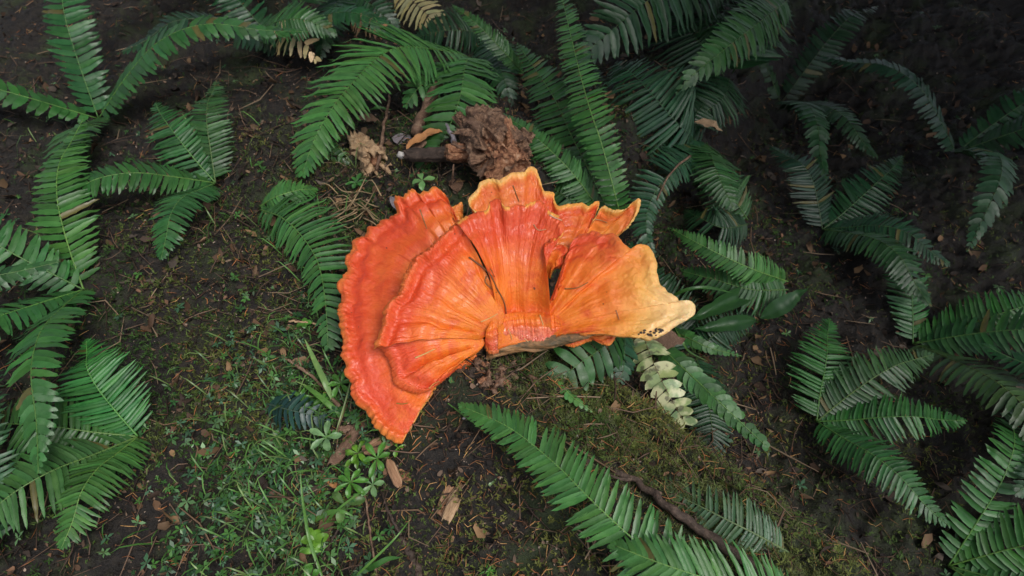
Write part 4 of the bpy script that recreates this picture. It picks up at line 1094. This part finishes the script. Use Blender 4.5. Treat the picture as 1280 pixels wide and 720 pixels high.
def grass(label, pts, wd, color, group="grass blades at the left"):
    P = crv(pts, 18); T = np.gradient(P, axis=0); T /= np.linalg.norm(T, axis=1)[:, None]
    vs, fs = [], []
    for i in range(18):
        t = i / 17; w = wd * 0.5 * min(1, 0.5 + 3 * t) * (1 - t ** 4) + 0.0002
        s = np.cross(T[i], [0.1, -0.4, 1]); s /= np.linalg.norm(s)
        vs += [P[i] - P[0] + s * w + [0, 0, w * 0.5], P[i] - P[0], P[i] - P[0] - s * w + [0, 0, w * 0.5]]
    for i in range(17):
        for k in (0, 1): fs.append((i * 3 + k, i * 3 + k + 1, i * 3 + k + 4, i * 3 + k + 3))
    o = link("grass_blade", mesh("grass_blade", vs, fs), M_herb); o.location = P[0]; o.color = (*color, 1)
    tag(o, label, "grass", group); return o
GG = (0.10, 0.24, 0.05); GD = (0.045, 0.14, 0.03)
grass("broad pale grass blade slanting down at the left edge under the fern tip", [G(416, 500, .01), G(405, 475, .035), G(393, 450, .04), G(381, 424, .04)], 0.009, (0.17, 0.30, 0.10))
grass("second grass blade below the broad pale one at the left edge", [G(428, 520, .005), G(410, 505, .03), G(392, 490, .03), G(377, 480, .02)], 0.008, GG)
grass("long thin grass blade standing along the left edge in the lower corner", [G(404, 724, .01), G(392, 690, .03), G(385, 665, .045), G(379, 625, .05), G(376, 590, .04)], 0.0040, GG)
grass("thin arching grass blade crossing the bottom left twigs", [G(441, 724, .006), G(465, 702, .03), G(495, 672, .035), G(514, 648, .02)], 0.0026, GG)
grass("broad short grass blade at the bottom under the thin arching one", [G(458, 714, .005), G(472, 706, .02), G(486, 699, .02), G(502, 697, .01)], 0.0075, GD)
grass("straight yellowish stalk rising to the left rim of the fungus", [G(417, 556, .006), G(424, 530, .02), G(433, 500, .03), G(440, 472, .035)], 0.0030, (0.2, 0.28, 0.09))
grass("thin green blade leaning over the seedlings at the lower left", [G(405, 658, .005), G(420, 640, .02), G(445, 620, .03), G(463, 612, .03)], 0.0032, GG)
grass("drooping grass blade in the middle of the lower left corner", [G(392, 652, .005), G(410, 642, .015), G(428, 640, .02), G(443, 646, .01)], 0.0070, GG)
grass("flat bright blade lying across the bottom left corner", [G(375, 688, .012), G(385, 689, .018), G(395, 689, .018), G(403, 690, .012)], 0.0085, (0.14, 0.32, 0.05))
grass("fine green stem across the soil left of the big frond tip", [G(560, 505, .01), G(580, 520, .012), G(600, 535, .01), G(622, 556, .008)], 0.0018, GG)
grass("green blade sticking out under the small lobe of the fungus", [G(562, 478, .01), W(572, 472, .10), W(586, 463, .11)], 0.009, (0.10, 0.22, 0.09))
grass("slender blade curving behind the right side of the fungus", [W(838, 372, -.05), W(860, 362, -.02), W(885, 360, -.02), W(915, 366, -.06)], 0.006, GD, "blades at the right")
grass("thin blade hanging over the hollow at the right edge", [W(842, 405, -.09), W(852, 425, -.06), W(862, 440, -.08), W(885, 452, -.1)], 0.004, GG, "blades at the right")

dg = G(452, 262, .0)
tuft = empty("dead_grass_tuft", dg); tag(tuft, "tangle of dry straw coloured grass on the moss above the outer cap", "dead grass")
for k in range(26):
    a = random.gauss(0, 1); x0 = 455 + random.gauss(0, 18); y0 = 255 + random.gauss(0, 10)
    dx, dy = random.choice([(-38, 22), (-25, -12), (30, 26), (18, -30), (-40, 8)])
    P = crv([G(x0, y0, .008), G(x0 + dx * .5, y0 + dy * .5 + random.gauss(0, 6), .012 + random.random() * .018), G(x0 + dx, y0 + dy, .006)], 9)
    o = link("blade", tube_mesh("blade", P, 0.0016, 0.0007, 4, 0.2, dg, seed=k), M_dead, tuft); o.color = (*(np.array([.36, .27, .17]) * random.uniform(.5, 1.2)), 1)

def flat_leaf(name, label, px, py, ln, wd, ang, material, color=(0.3, 0.15, 0.06), h=0.006, shape='lance', cat="leaf", group=None, tilt=0.2, seed=1, z=None):
    me = leaf_mesh(name, shape, seed, 13, material)
    r = random.Random(seed)
    for v in me.vertices:
        v.co.z += 0.10 * mnoise.noise(Vector((v.co.x * 4, v.co.y * 4, seed)))
    o = link(name, me); o.location = W(px, py, z) if z is not None else G(px, py, h); o.scale = (ln, wd, ln)
    o.rotation_euler = (tilt * r.uniform(-1, 1), tilt * r.uniform(-1, 1), math.radians(ang)); o.color = (*color, 1)
    tag(o, label, cat, group); return o
flat_leaf("dead_leaf", "orange brown dry leaf curling up by the broken stick", 508, 188, 0.075, 0.026, 48, M_dryleaf, h=0.02, seed=3)
flat_leaf("dead_leaf", "second dry orange leaf behind the curled one by the broken stick", 526, 172, 0.05, 0.022, 20, M_dryleaf, h=0.02, seed=4)
flat_leaf("dead_leaf", "greyish purple wet leaf on the ground left of the stub", 490, 172, 0.06, 0.035, -20, M_greyleaf, h=0.012, seed=5)
flat_leaf("dead_leaf", "silver grey dead leaf tucked behind the top of the outer cap", 488, 246, 0.06, 0.018, -55, M_greyleaf, h=0.03, seed=6)
flat_leaf("dead_leaf", "brown dead leaf in the hollow under the pale tip of the fungus", 812, 430, 0.065, 0.042, 8, M_stick2, z=-0.05, seed=7)
flat_leaf("dead_leaf", "tan dead leaf on the soil right of the dark bluish fern", 868, 152, 0.07, 0.03, -15, M_chip2, z=-0.04, seed=8)
flat_leaf("dead_leaf", "grey crinkled leaf behind the hanging tip of the fungus", 520, 500, 0.022, 0.02, 75, M_greyleaf, h=0.012, seed=9)
flat_leaf("dead_leaf", "brown leaf under the arching frond at upper left", 447, 148, 0.05, 0.026, -8, M_stick2, h=0.02, seed=10)
flat_leaf("dead_leaf", "dry tan leaf lying behind the tall bright frond", 800, 232, 0.06, 0.018, 10, M_chip2, z=-0.12, seed=11)
flat_leaf("dead_leaf", "brown leaf scrap just behind the top of the outer cap", 572, 240, 0.045, 0.028, 100, M_rotbark, h=0.01, seed=12)
flat_leaf("fallen_leaf", "single small green leaf lying on bare soil in front of the log", 611, 608, 0.024, 0.0085, 62, M_herb, (0.22, 0.36, 0.17), h=0.005, seed=2)
flat_leaf("fallen_leaf", "narrow green leaf on the far ground above the tan chunk", 462, 138, 0.05, 0.012, 8, M_herb, (0.06, 0.18, 0.05), h=0.01, seed=14)

bl = W(925, 395, -0.12)
bp = empty("broad_leaf_plant", bl); tag(bp, "smooth broad leaved plant at the right edge beyond the pale tip", "plant")
BL = leaf_mesh("leaf", 'lance', 40, 17, M_leaf)
for (a, b2, wd, col) in [((945, 360, -.12), (858, 402, -.06), 0.036, (0.024, 0.085, 0.022)), ((945, 400, -.12), (868, 412, -.09), 0.03, (0.02, 0.07, 0.02)), ((950, 398, -.12), (1010, 360, -.06), 0.034, (0.02, 0.07, 0.02))]:
    A, B = W(*a), W(*b2); put_leaf(bp, bl, A, B - A, np.linalg.norm(B - A), wd, 'lance', col, up=(0, -0.5, 1), me=BL)

# ------------------------------------------------------------------ needles and dirt lying on the fungus
from mathutils.bvhtree import BVHTree
bv, bf = [], []
for o in list(fung.children):
    if o.name.startswith("cap"):
        k0 = len(bv); n_ = len(o.data.vertices); co = np.empty(n_ * 3, np.float32); o.data.vertices.foreach_get("co", co)
        bv += [tuple(c) for c in (co.reshape(-1, 3) + F0)]
        bf += [tuple(i + k0 for i in p.vertices) for p in o.data.polygons]
bvh = BVHTree.FromPolygons(bv, bf)
def onf(px, py, lift=0.001):
    h = bvh.ray_cast(Vector(CAM), Vector(ray(px, py)))
    if h[0] is None: return G(px, py, 0.01)
    nrm = h[1] if h[1].dot(Vector(CAM) - h[0]) > 0 else -h[1]
    return np.array(h[0] + nrm * lift)
ND = "dry needles lying on the fungus"
for (lab, pts, r, col) in [
    ("grey brown needle near the top of the outer orange cap", [(525, 262), (529, 273), (534, 286)], .0009, (.22, .15, .07)),
    ("short pale needle on the folded tongue of the fungus", [(519, 447), (531, 442), (544, 436)], .0010, (.55, .40, .16)),
    ("pale needle left of the wet fungus base", [(601, 402), (611, 398), (622, 392)], .0008, (.55, .36, .15)),
    ("small pale needle at the lower left of the wet fungus base", [(603, 425), (611, 423), (619, 420)], .0008, (.6, .42, .2)),
    ("needle at the centre of the wet fungus base", [(635, 411), (638, 418), (640, 425)], .0008, (.5, .28, .12)),
    ("slanting needle on the shiny wet patch of the fungus base", [(647, 410), (653, 420), (661, 428)], .0008, (.6, .38, .18)),
    ("needle on the right of the wet fungus base", [(675, 394), (679, 405), (682, 417)], .0010, (.5, .3, .13)),
    ("curved brown needle in the middle of the right cap", [(706, 361), (721, 360), (735, 353)], .0010, (.30, .14, .05)),
    ("pale needle at the right rim of the middle cap", [(687, 269), (694, 273), (702, 276)], .0010, (.6, .42, .3)),
    ("curved pale needle below the right rim of the middle cap", [(667, 281), (673, 288), (683, 287)], .0008, (.55, .32, .18)),
    ("brown needle on the back cap of the fungus", [(641, 232), (645, 242), (649, 252)], .0009, (.16, .10, .04)),
    ("needle bridging the back cap and the horned cap", [(740, 274), (750, 275), (759, 278)], .0010, (.4, .24, .12)),
    ("greenish needle on the hanging lower part of the outer cap", [(496, 504), (503, 505), (510, 504)], .0008, (.3, .22, .05)),
    ("pale needle on the lower rim of the folded tongue", [(537, 485), (543, 480), (549, 476)], .0008, (.6, .35, .12)),
    ("dark thin twiglet in the crease between inner and middle caps", [(586, 322), (600, 331), (612, 343), (620, 360), (630, 378), (633, 396)], .0013, (.16, .08, .045)),
    ("short hooked twiglet beside the crease of the fungus", [(608, 345), (607, 352), (614, 360), (620, 366)], .0010, (.22, .11, .05)),
    ("small twiglet forking right off the crease of the fungus", [(603, 328), (612, 336), (617, 346)], .0009, (.26, .14, .07)),
    ("fine needle near the front edge of the right cap", [(770, 388), (772, 393), (774, 400)], .0008, (.4, .2, .12)),
]:
    P = crv([onf(*p) for p in pts], 14)
    o = link("pine_needle", tube_mesh("pine_needle", P, r, r * 0.6, 6, 0.0, P[0]), M_dead); o.location = P[0]; o.color = (*col, 1); tag(o, lab, "needle", ND)
for k in range(18):
    px, py = 818 + random.gauss(0, 9), 414 + random.gauss(0, 3)
    p = onf(px, py, 0.0002); s_ = random.uniform(.0012, .0028)
    o = blob("dirt_crumb", p, (s_, s_ * .8, s_ * .5), M_stick, fung, 0.5, 1.5, k, sub=2, origin=F0)

# ------------------------------------------------------------------ litter, moss and ground cover
def scatter(n, sx=0.48, sy=0.50, cx=0.0, cy=-0.02, flat=0.35):
    m = int(n * (1 - flat))
    x = np.concatenate([rng.normal(cx, sx, m), rng.uniform(-1.5, 1.5, n - m)]); y = np.concatenate([rng.normal(cy, sy, m), rng.uniform(-0.6, 2.0, n - m)])
    return x, y
def frame3(n, tilt):
    """random frames lying nearly flat"""
    a = rng.uniform(0, 2 * np.pi, n); t = rng.normal(0, tilt, n)
    d = np.stack([np.cos(a) * np.cos(t), np.sin(a) * np.cos(t), np.sin(t)], 1)
    up = np.stack([rng.normal(0, tilt, n), rng.normal(0, tilt, n), np.ones(n)], 1)
    s = np.cross(up, d); s /= np.linalg.norm(s, axis=1)[:, None]
    return d, s, np.cross(d, s)

def strips(name, material, x, y, ln, wd, lift, cols, tilt=0.12, bend=0.1, thick=0.5):
    """little three-sided rods lying about: n rods, one mesh"""
    n = len(x); d, s, u = frame3(n, tilt)
    c = np.stack([x, y, surf_z(x, y) + lift], 1)
    V = []; bd = rng.normal(0, bend, n)
    for t in (-0.5, 0.0, 0.5):
        mid_ = c + d * (ln * t)[:, None] + s * (bd * ln * (0.25 - t * t))[:, None]
        w = wd * (0.55 if t else 1.0)
        V += [mid_ + s * (w / 2)[:, None], mid_ + u * (w * thick)[:, None], mid_ - s * (w / 2)[:, None]]
    V = np.stack(V, 1).reshape(-1, 3); k = np.arange(n) * 9
    F = []
    for a in (0, 3):
        for q in ((0, 1), (1, 2), (2, 0)): F.append(np.stack([k + a + q[0], k + a + q[1], k + a + 3 + q[1], k + a + 3 + q[0]], 1))
    me = np_mesh(name, V, np.vstack(F)); set_col(me, np.repeat(cols, 9, 0))
    return tag(link(name, me, material, smooth=False), kind="stuff")

def pick(n, palette, j=0.25):
    p = np.array(palette); c = p[rng.integers(0, len(p), n)]
    return c * (1 + rng.normal(0, j, (n, 1))).clip(0.4, 1.7)

n = 8000; x, y = scatter(n, 0.38, 0.36, 0.08, -0.12)
strips("needle_litter", M_needles, x, y, rng.uniform(0.009, 0.024, n), rng.uniform(0.0009, 0.0016, n), rng.uniform(0.001, 0.009, n),
       pick(n, [(.40, .16, .055), (.30, .11, .04), (.17, .07, .035), (.48, .27, .10), (.08, .045, .025), (.10, .06, .04)]), 0.22, 0.5)
n = 4200; x, y = scatter(n, 0.5, 0.5, -0.1, 0.1, 0.45)
strips("twig_litter", M_litter, x, y, rng.uniform(0.018, 0.085, n), rng.uniform(0.001, 0.0028, n), rng.uniform(0.001, 0.008, n),
       pick(n, [(.035, .022, .016), (.06, .038, .026), (.11, .07, .05), (.17, .11, .075), (.03, .018, .014)]), 0.16, 0.35)

def flakes(name, material, x, y, size, asp, lift, cols, tilt=0.3, curl=0.25, leafy=False):
    n = len(x); d, s, u = frame3(n, tilt)
    c = np.stack([x, y, surf_z(x, y) + lift], 1)
    ang = np.array([0, 60, 120, 180, 240, 300]) * np.pi / 180
    V = []
    for a in ang:
        r = (rng.uniform(0.6, 1.15, n) if not leafy else rng.uniform(0.92, 1.05, n)) * size
        e = c + d * (r * np.cos(a))[:, None] + s * (r * asp * np.sin(a))[:, None]
        V.append(e + u * (rng.normal(0, curl, n) * size + curl * 0.5 * size)[:, None])
    V.append(c)
    V = np.stack(V, 1).reshape(-1, 3); k = np.arange(n) * 7
    F = np.vstack([np.stack([k + i, k + (i + 1) % 6, k + 6], 1) for i in range(6)])
    me = np_mesh(name, V, F); set_col(me, np.repeat(cols, 7, 0))
    return tag(link(name, me, material, smooth=leafy), kind="stuff")
n = 17000; x, y = scatter(n, 0.5, 0.5, -0.1, 0.1, 0.45)
flakes("bark_litter", M_litter, x, y, rng.uniform(0.0018, 0.0065, n), rng.uniform(0.25, 0.75, n), rng.uniform(0.0005, 0.006, n),
       pick(n, [(.022, .015, .011), (.03, .02, .014), (.05, .033, .023), (.09, .055, .036), (.15, .10, .07), (.012, .009, .008), (.16, .085, .05), (.010, .008, .007)]), 0.45)

n = 34000; x, y = scatter(n, 0.42, 0.42, -0.1, 0.0, 0.3)
flakes("soil_crumbs", M_litter, x, y, rng.uniform(0.0008, 0.0026, n), rng.uniform(0.3, 0.9, n), rng.uniform(0.0, 0.003, n),
       pick(n, [(.012, .009, .007), (.02, .014, .010), (.03, .02, .014), (.05, .035, .025), (.12, .08, .055), (.30, .23, .18), (.20, .10, .05)], 0.35), 0.6, 0.5)

# moss sprigs: density follows patches of its own
n = 120000; x, y = scatter(n, 0.42, 0.42, -0.02, 0.0, 0.3)
s_, d_ = log_sd(x, y)
dens = 0.42 + 0.9 * fbm(x, y, 7.0, 3, 21)
dens = np.where((np.abs(d_) < LR) & (s_ > 0), dens + 0.25 * sst(-0.05, 0.1, d_) - 0.30 * np.exp(-((x + 0.02) ** 2 + (y + 0.18) ** 2) / 0.006), dens)
dens = dens + 0.35 * np.exp(-(((x + 0.28) / 0.12) ** 2 + ((y - 0.22) / 0.12) ** 2)) - 0.35 * sst(0.5, 1.0, y)
keep = rng.random(n) < np.clip(dens, 0.02, 1) * 0.8
x, y = x[keep], y[keep]; n = len(x)
z = surf_z(x, y)
sl, dl = log_sd(x, y)
yellow = (np.clip(fbm(x, y, 11, 2, 31) + 0.25 + 0.5 * (np.abs(dl) < LR) * (sl > 0), 0, 1))[:, None]
colr = (np.array([[.045, .105, .020]]) * (1 - yellow) + np.array([[.15, .16, .036]]) * yellow) * rng.uniform(0.45, 1.35, (n, 1))
hgt = rng.uniform(0.005, 0.016, n)
base = np.stack([x, y, z - 0.001], 1); lean = np.stack([rng.normal(0, 0.55, n), rng.normal(0, 0.55, n), np.ones(n)], 1); lean /= np.linalg.norm(lean, axis=1)[:, None]
tip = base + lean * hgt[:, None]
V = []; NB = 5
for k in range(NB):
    t = (k + 0.6) / NB; a = rng.uniform(0, 2 * np.pi, n)
    o_ = np.stack([np.cos(a), np.sin(a), rng.uniform(0.1, 0.9, n)], 1); w_ = np.stack([-np.sin(a), np.cos(a), np.zeros(n)], 1)
    b0 = base + (tip - base) * t * 0.9; ll = (hgt * rng.uniform(0.25, 0.5, n))[:, None]; ww = (hgt * 0.075)[:, None]
    V += [b0 - w_ * ww, b0 + w_ * ww, b0 + o_ * ll]
V = np.stack(V, 1).reshape(-1, 3); F = np.arange(len(V)).reshape(-1, 3)
me = np_mesh("moss", V, F); set_col(me, np.repeat(colr, NB * 3, 0))
tag(link("moss", me, M_moss, smooth=False), kind="stuff")

# feathery moss along the far edge of the log
n = 3000; sl = rng.uniform(0.10, 0.62, n); dl = rng.normal(0.05, 0.055, n)
x = LA[0] + sl * LD[0] + dl * LN[0]; y = LA[1] + sl * LD[1] + dl * LN[1]
d, s, u = frame3(n, 0.5); L_ = rng.uniform(0.010, 0.026, n)
c = np.stack([x, y, surf_z(x, y) + 0.002], 1); col_ = np.array([[.085, .105, .028]]) * rng.uniform(0.5, 1.5, (n, 1)) * np.array([[1, 1, 1]])
V = []; NB = 9
for k in range(NB):
    t = (k + 0.5) / NB; sg = 1 if k % 2 else -1
    b0 = c + d * (L_ * t)[:, None] + u * (L_ * 0.35 * t * (1 - 0.4 * t))[:, None]; ll = (L_ * 0.30 * (1.1 - t))[:, None]
    V += [b0 - d * ll * 0.16, b0 + d * ll * 0.22, b0 + s * sg * ll + d * ll * 0.6 + u * ll * 0.1]
V = np.stack(V, 1).reshape(-1, 3)
me = np_mesh("feather_moss", V, np.arange(len(V)).reshape(-1, 3)); set_col(me, np.repeat(col_, NB * 3, 0))
tag(link("feather_moss", me, M_moss, smooth=False), kind="stuff")

# curled scraps of dead leaves and fronds
n = 2600; x, y = scatter(n, 0.55, 0.5, -0.1, 0.15, 0.6)
sc_ = rng.random(n) < 0.9; s_, d_ = log_sd(x, y); k_ = ~((np.abs(d_) < LR * 0.8) & (s_ > 0) & (s_ < LLEN) & (rng.random(n) < 0.8)) & ~((np.abs(x + 0.05) < 0.2) & (y > -0.35) & (y < -0.1) & (rng.random(n) < 0.7)); x, y = x[k_], y[k_]; n = len(x)
flakes("leaf_litter", M_litter, x, y, rng.uniform(0.005, 0.017, n), rng.uniform(0.22, 0.6, n), rng.uniform(0.001, 0.009, n),
       pick(n, [(.07, .04, .024), (.11, .062, .034), (.045, .028, .02), (.16, .10, .058), (.09, .07, .055), (.03, .02, .015), (.20, .12, .06)]), 0.4, 0.35, True)
n = 900; x, y = scatter(n, 0.5, 0.45, -0.15, 0.1, 0.5)
strips("frond_scraps", M_litter, x, y, rng.uniform(0.03, 0.11, n), rng.uniform(0.0016, 0.0038, n), rng.uniform(0.003, 0.014, n),
       pick(n, [(.16, .10, .06), (.24, .17, .11), (.10, .06, .04), (.07, .045, .03)]), 0.14, 0.5)

# tiny rosettes of ground cover, mostly at the left
n = 1250; x = np.concatenate([rng.normal(-0.34, 0.09, n - 350), rng.uniform(-1.3, 1.3, 350)]); y = np.concatenate([rng.normal(-0.22, 0.17, n - 350), rng.uniform(-0.55, 1.4, 350)])
s_, d_ = log_sd(x, y); k_ = ~((np.abs(d_) < LR) & (s_ > 0) & (s_ < LLEN)) & ((x < -0.16) | (y > 0.1) | (x > 0.3)); x, y = x[k_], y[k_]; n = len(x)
c = np.stack([x, y, surf_z(x, y) + rng.uniform(0.004, 0.016, n)], 1); a0 = rng.uniform(0, 6.3, n); L_ = rng.uniform(0.004, 0.013, n); V = []; NB = 5
for k in range(NB):
    a = a0 + k * 6.283 / NB + rng.normal(0, 0.2, n); l_ = (L_ * rng.uniform(0.6, 1.2, n))[:, None]; zt = rng.normal(0.15, 0.3, n)
    d = np.stack([np.cos(a), np.sin(a), zt], 1); s = np.stack([-np.sin(a), np.cos(a), rng.normal(0, 0.2, n)], 1)
    V += [c, c + d * l_ * 0.55 - s * l_ * 0.22, c + d * l_ + np.array([[0, 0, -0.2]]) * l_, c + d * l_ * 0.55 + s * l_ * 0.22]
V = np.stack(V, 1).reshape(-1, 3); me = np_mesh("ground_cover", V, np.arange(len(V)).reshape(-1, 4))
set_col(me, np.repeat(pick(n, [(.045, .13, .03), (.07, .19, .04), (.03, .10, .03), (.10, .20, .08), (.05, .12, .06)]), NB * 4, 0)); tag(link("ground_cover", me, M_cover), kind="stuff")

# fine grass at the left
n = 520; x = np.concatenate([rng.normal(-0.35, 0.06, n - 150), rng.uniform(-1.2, -0.3, 150)]); y = np.concatenate([rng.normal(-0.22, 0.16, n - 150), rng.uniform(-0.5, 0.6, 150)])
c = np.stack([x, y, surf_z(x, y)], 1); a = rng.uniform(0, 6.3, n); L_ = rng.uniform(0.02, 0.06, n); d = np.stack([np.cos(a), np.sin(a), np.zeros(n)], 1); s = np.stack([-np.sin(a), np.cos(a), np.zeros(n)], 1); V = []
for q, w in ((0, .0007), (.35, .0011), (.7, .0008), (1.0, .0001)):
    p = c + d * (L_ * q * 0.8)[:, None] + np.array([[0, 0, 1]]) * (L_ * 0.75 * math.sin(q * 2.1))[:, None]; V += [p - s * w, p + s * w]
V = np.stack(V, 1).reshape(-1, 3); k = np.arange(n) * 8
me = np_mesh("fine_grass", V, np.vstack([np.stack([k + o, k + o + 1, k + o + 3, k + o + 2], 1) for o in (0, 2, 4)]))
set_col(me, np.repeat(pick(n, [(.06, .16, .03), (.10, .22, .05), (.13, .20, .06)]), 8, 0)); tag(link("fine_grass", me, M_cover), kind="stuff")

# ------------------------------------------------------------------ hemlocks added out of view: their low boughs shade the back and the sides
def hemlock(label, x, y, seed, nb=80, reach=1.5, z0=1.25, z1=4.5, az=None):
    r = np.random.default_rng(seed); z = float(ground_z(x, y))
    e = empty("shade_hemlock", (x, y, z)); tag(e, label, "tree", "unseen hemlocks added for shade")
    h = z1 + 2.5
    link("trunk", tube_mesh("trunk", [np.array([0.03 * math.sin(q * 2 + seed), 0.03 * math.cos(q * 1.7), -0.2 + q * h / 10]) for q in range(11)], 0.20, 0.05, 14, 0.15, (0, 0, 0), seed), M_stick, e)
    Vs, nv_ = [], 0
    limb_v, limb_f = [], []
    for b in range(nb):
        zb = z0 + (z1 + 1.5 - z0) * (b + r.random()) / nb
        a = r.uniform(0, 2 * np.pi); L = reach * (1 - 0.6 * (zb - z0) / (z1 + 1.5 - z0)) * r.uniform(0.7, 1.1)
        q = np.linspace(0, 1, 12)
        px_ = np.cos(a) * L * q; py_ = np.sin(a) * L * q; pz_ = zb + 0.10 * L * np.sin(q * 2.2) - 0.28 * L * q ** 2
        k0 = len(limb_v)
        for i in range(12):
            w = 0.02 * (1 - q[i]) + 0.003
            for c_, s_2 in ((1, 0), (-0.5, 0.86), (-0.5, -0.86)):
                limb_v.append((px_[i] - math.sin(a) * w * c_, py_[i] + math.cos(a) * w * c_, pz_[i] + w * s_2))
        for i in range(11):
            for k in range(3): limb_f.append((k0 + i * 3 + k, k0 + i * 3 + (k + 1) % 3, k0 + (i + 1) * 3 + (k + 1) % 3, k0 + (i + 1) * 3 + k))
        m_ = 230; t = r.uniform(0.12, 1, m_); off = r.normal(0, 0.16, m_) * (1.15 - t * 0.6) * L
        c = np.stack([np.cos(a) * L * t - np.sin(a) * off, np.sin(a) * L * t + np.cos(a) * off, zb + 0.10 * L * np.sin(t * 2.2) - 0.28 * L * t ** 2 - 0.35 * np.abs(off) + r.normal(0, 0.02, m_)], 1)
        an = a + np.sign(off) * r.uniform(0.3, 1.2, m_); ln_ = r.uniform(0.05, 0.11, m_)
        d_2 = np.stack([np.cos(an), np.sin(an), r.normal(-0.25, 0.15, m_)], 1); s_3 = np.stack([-np.sin(an), np.cos(an), r.normal(0, 0.2, m_)], 1)
        Vs.append(np.stack([c - s_3 * (ln_ * 0.10)[:, None], c + d_2 * (ln_ * 0.5)[:, None] - s_3 * (ln_ * 0.22)[:, None], c + d_2 * ln_[:, None], c + d_2 * (ln_ * 0.5)[:, None] + s_3 * (ln_ * 0.22)[:, None]], 1).reshape(-1, 3))
    link("limbs", mesh("limbs", limb_v, limb_f), M_stick, e)
    V = np.vstack(Vs); me = np_mesh("crown", V, np.arange(len(V)).reshape(-1, 4)); set_col(me, np.repeat(np.array([[.02, .06, .022]]) * r.uniform(0.6, 1.4, (len(V) // 4, 1)), 4, 0))
    o = link("crown", me, M_moss, e, smooth=False)
    return e
hemlock("unseen dark hemlock added straight behind the ferns for shade", 0.75, 2.15, 1, nb=120, reach=1.8, z0=1.35)
hemlock("unseen dark hemlock added behind and to the left for shade", -1.55, 2.35, 2, reach=1.7)
hemlock("unseen dark hemlock added behind and to the right for shade", 1.95, 1.35, 3, nb=110, reach=1.5, z0=1.35)
hemlock("unseen dark hemlock added off to the left side for shade", -2.35, 0.45, 4, reach=1.6)
hemlock("unseen dark hemlock added off to the right side for shade", 2.45, 0.05, 5, reach=1.6)
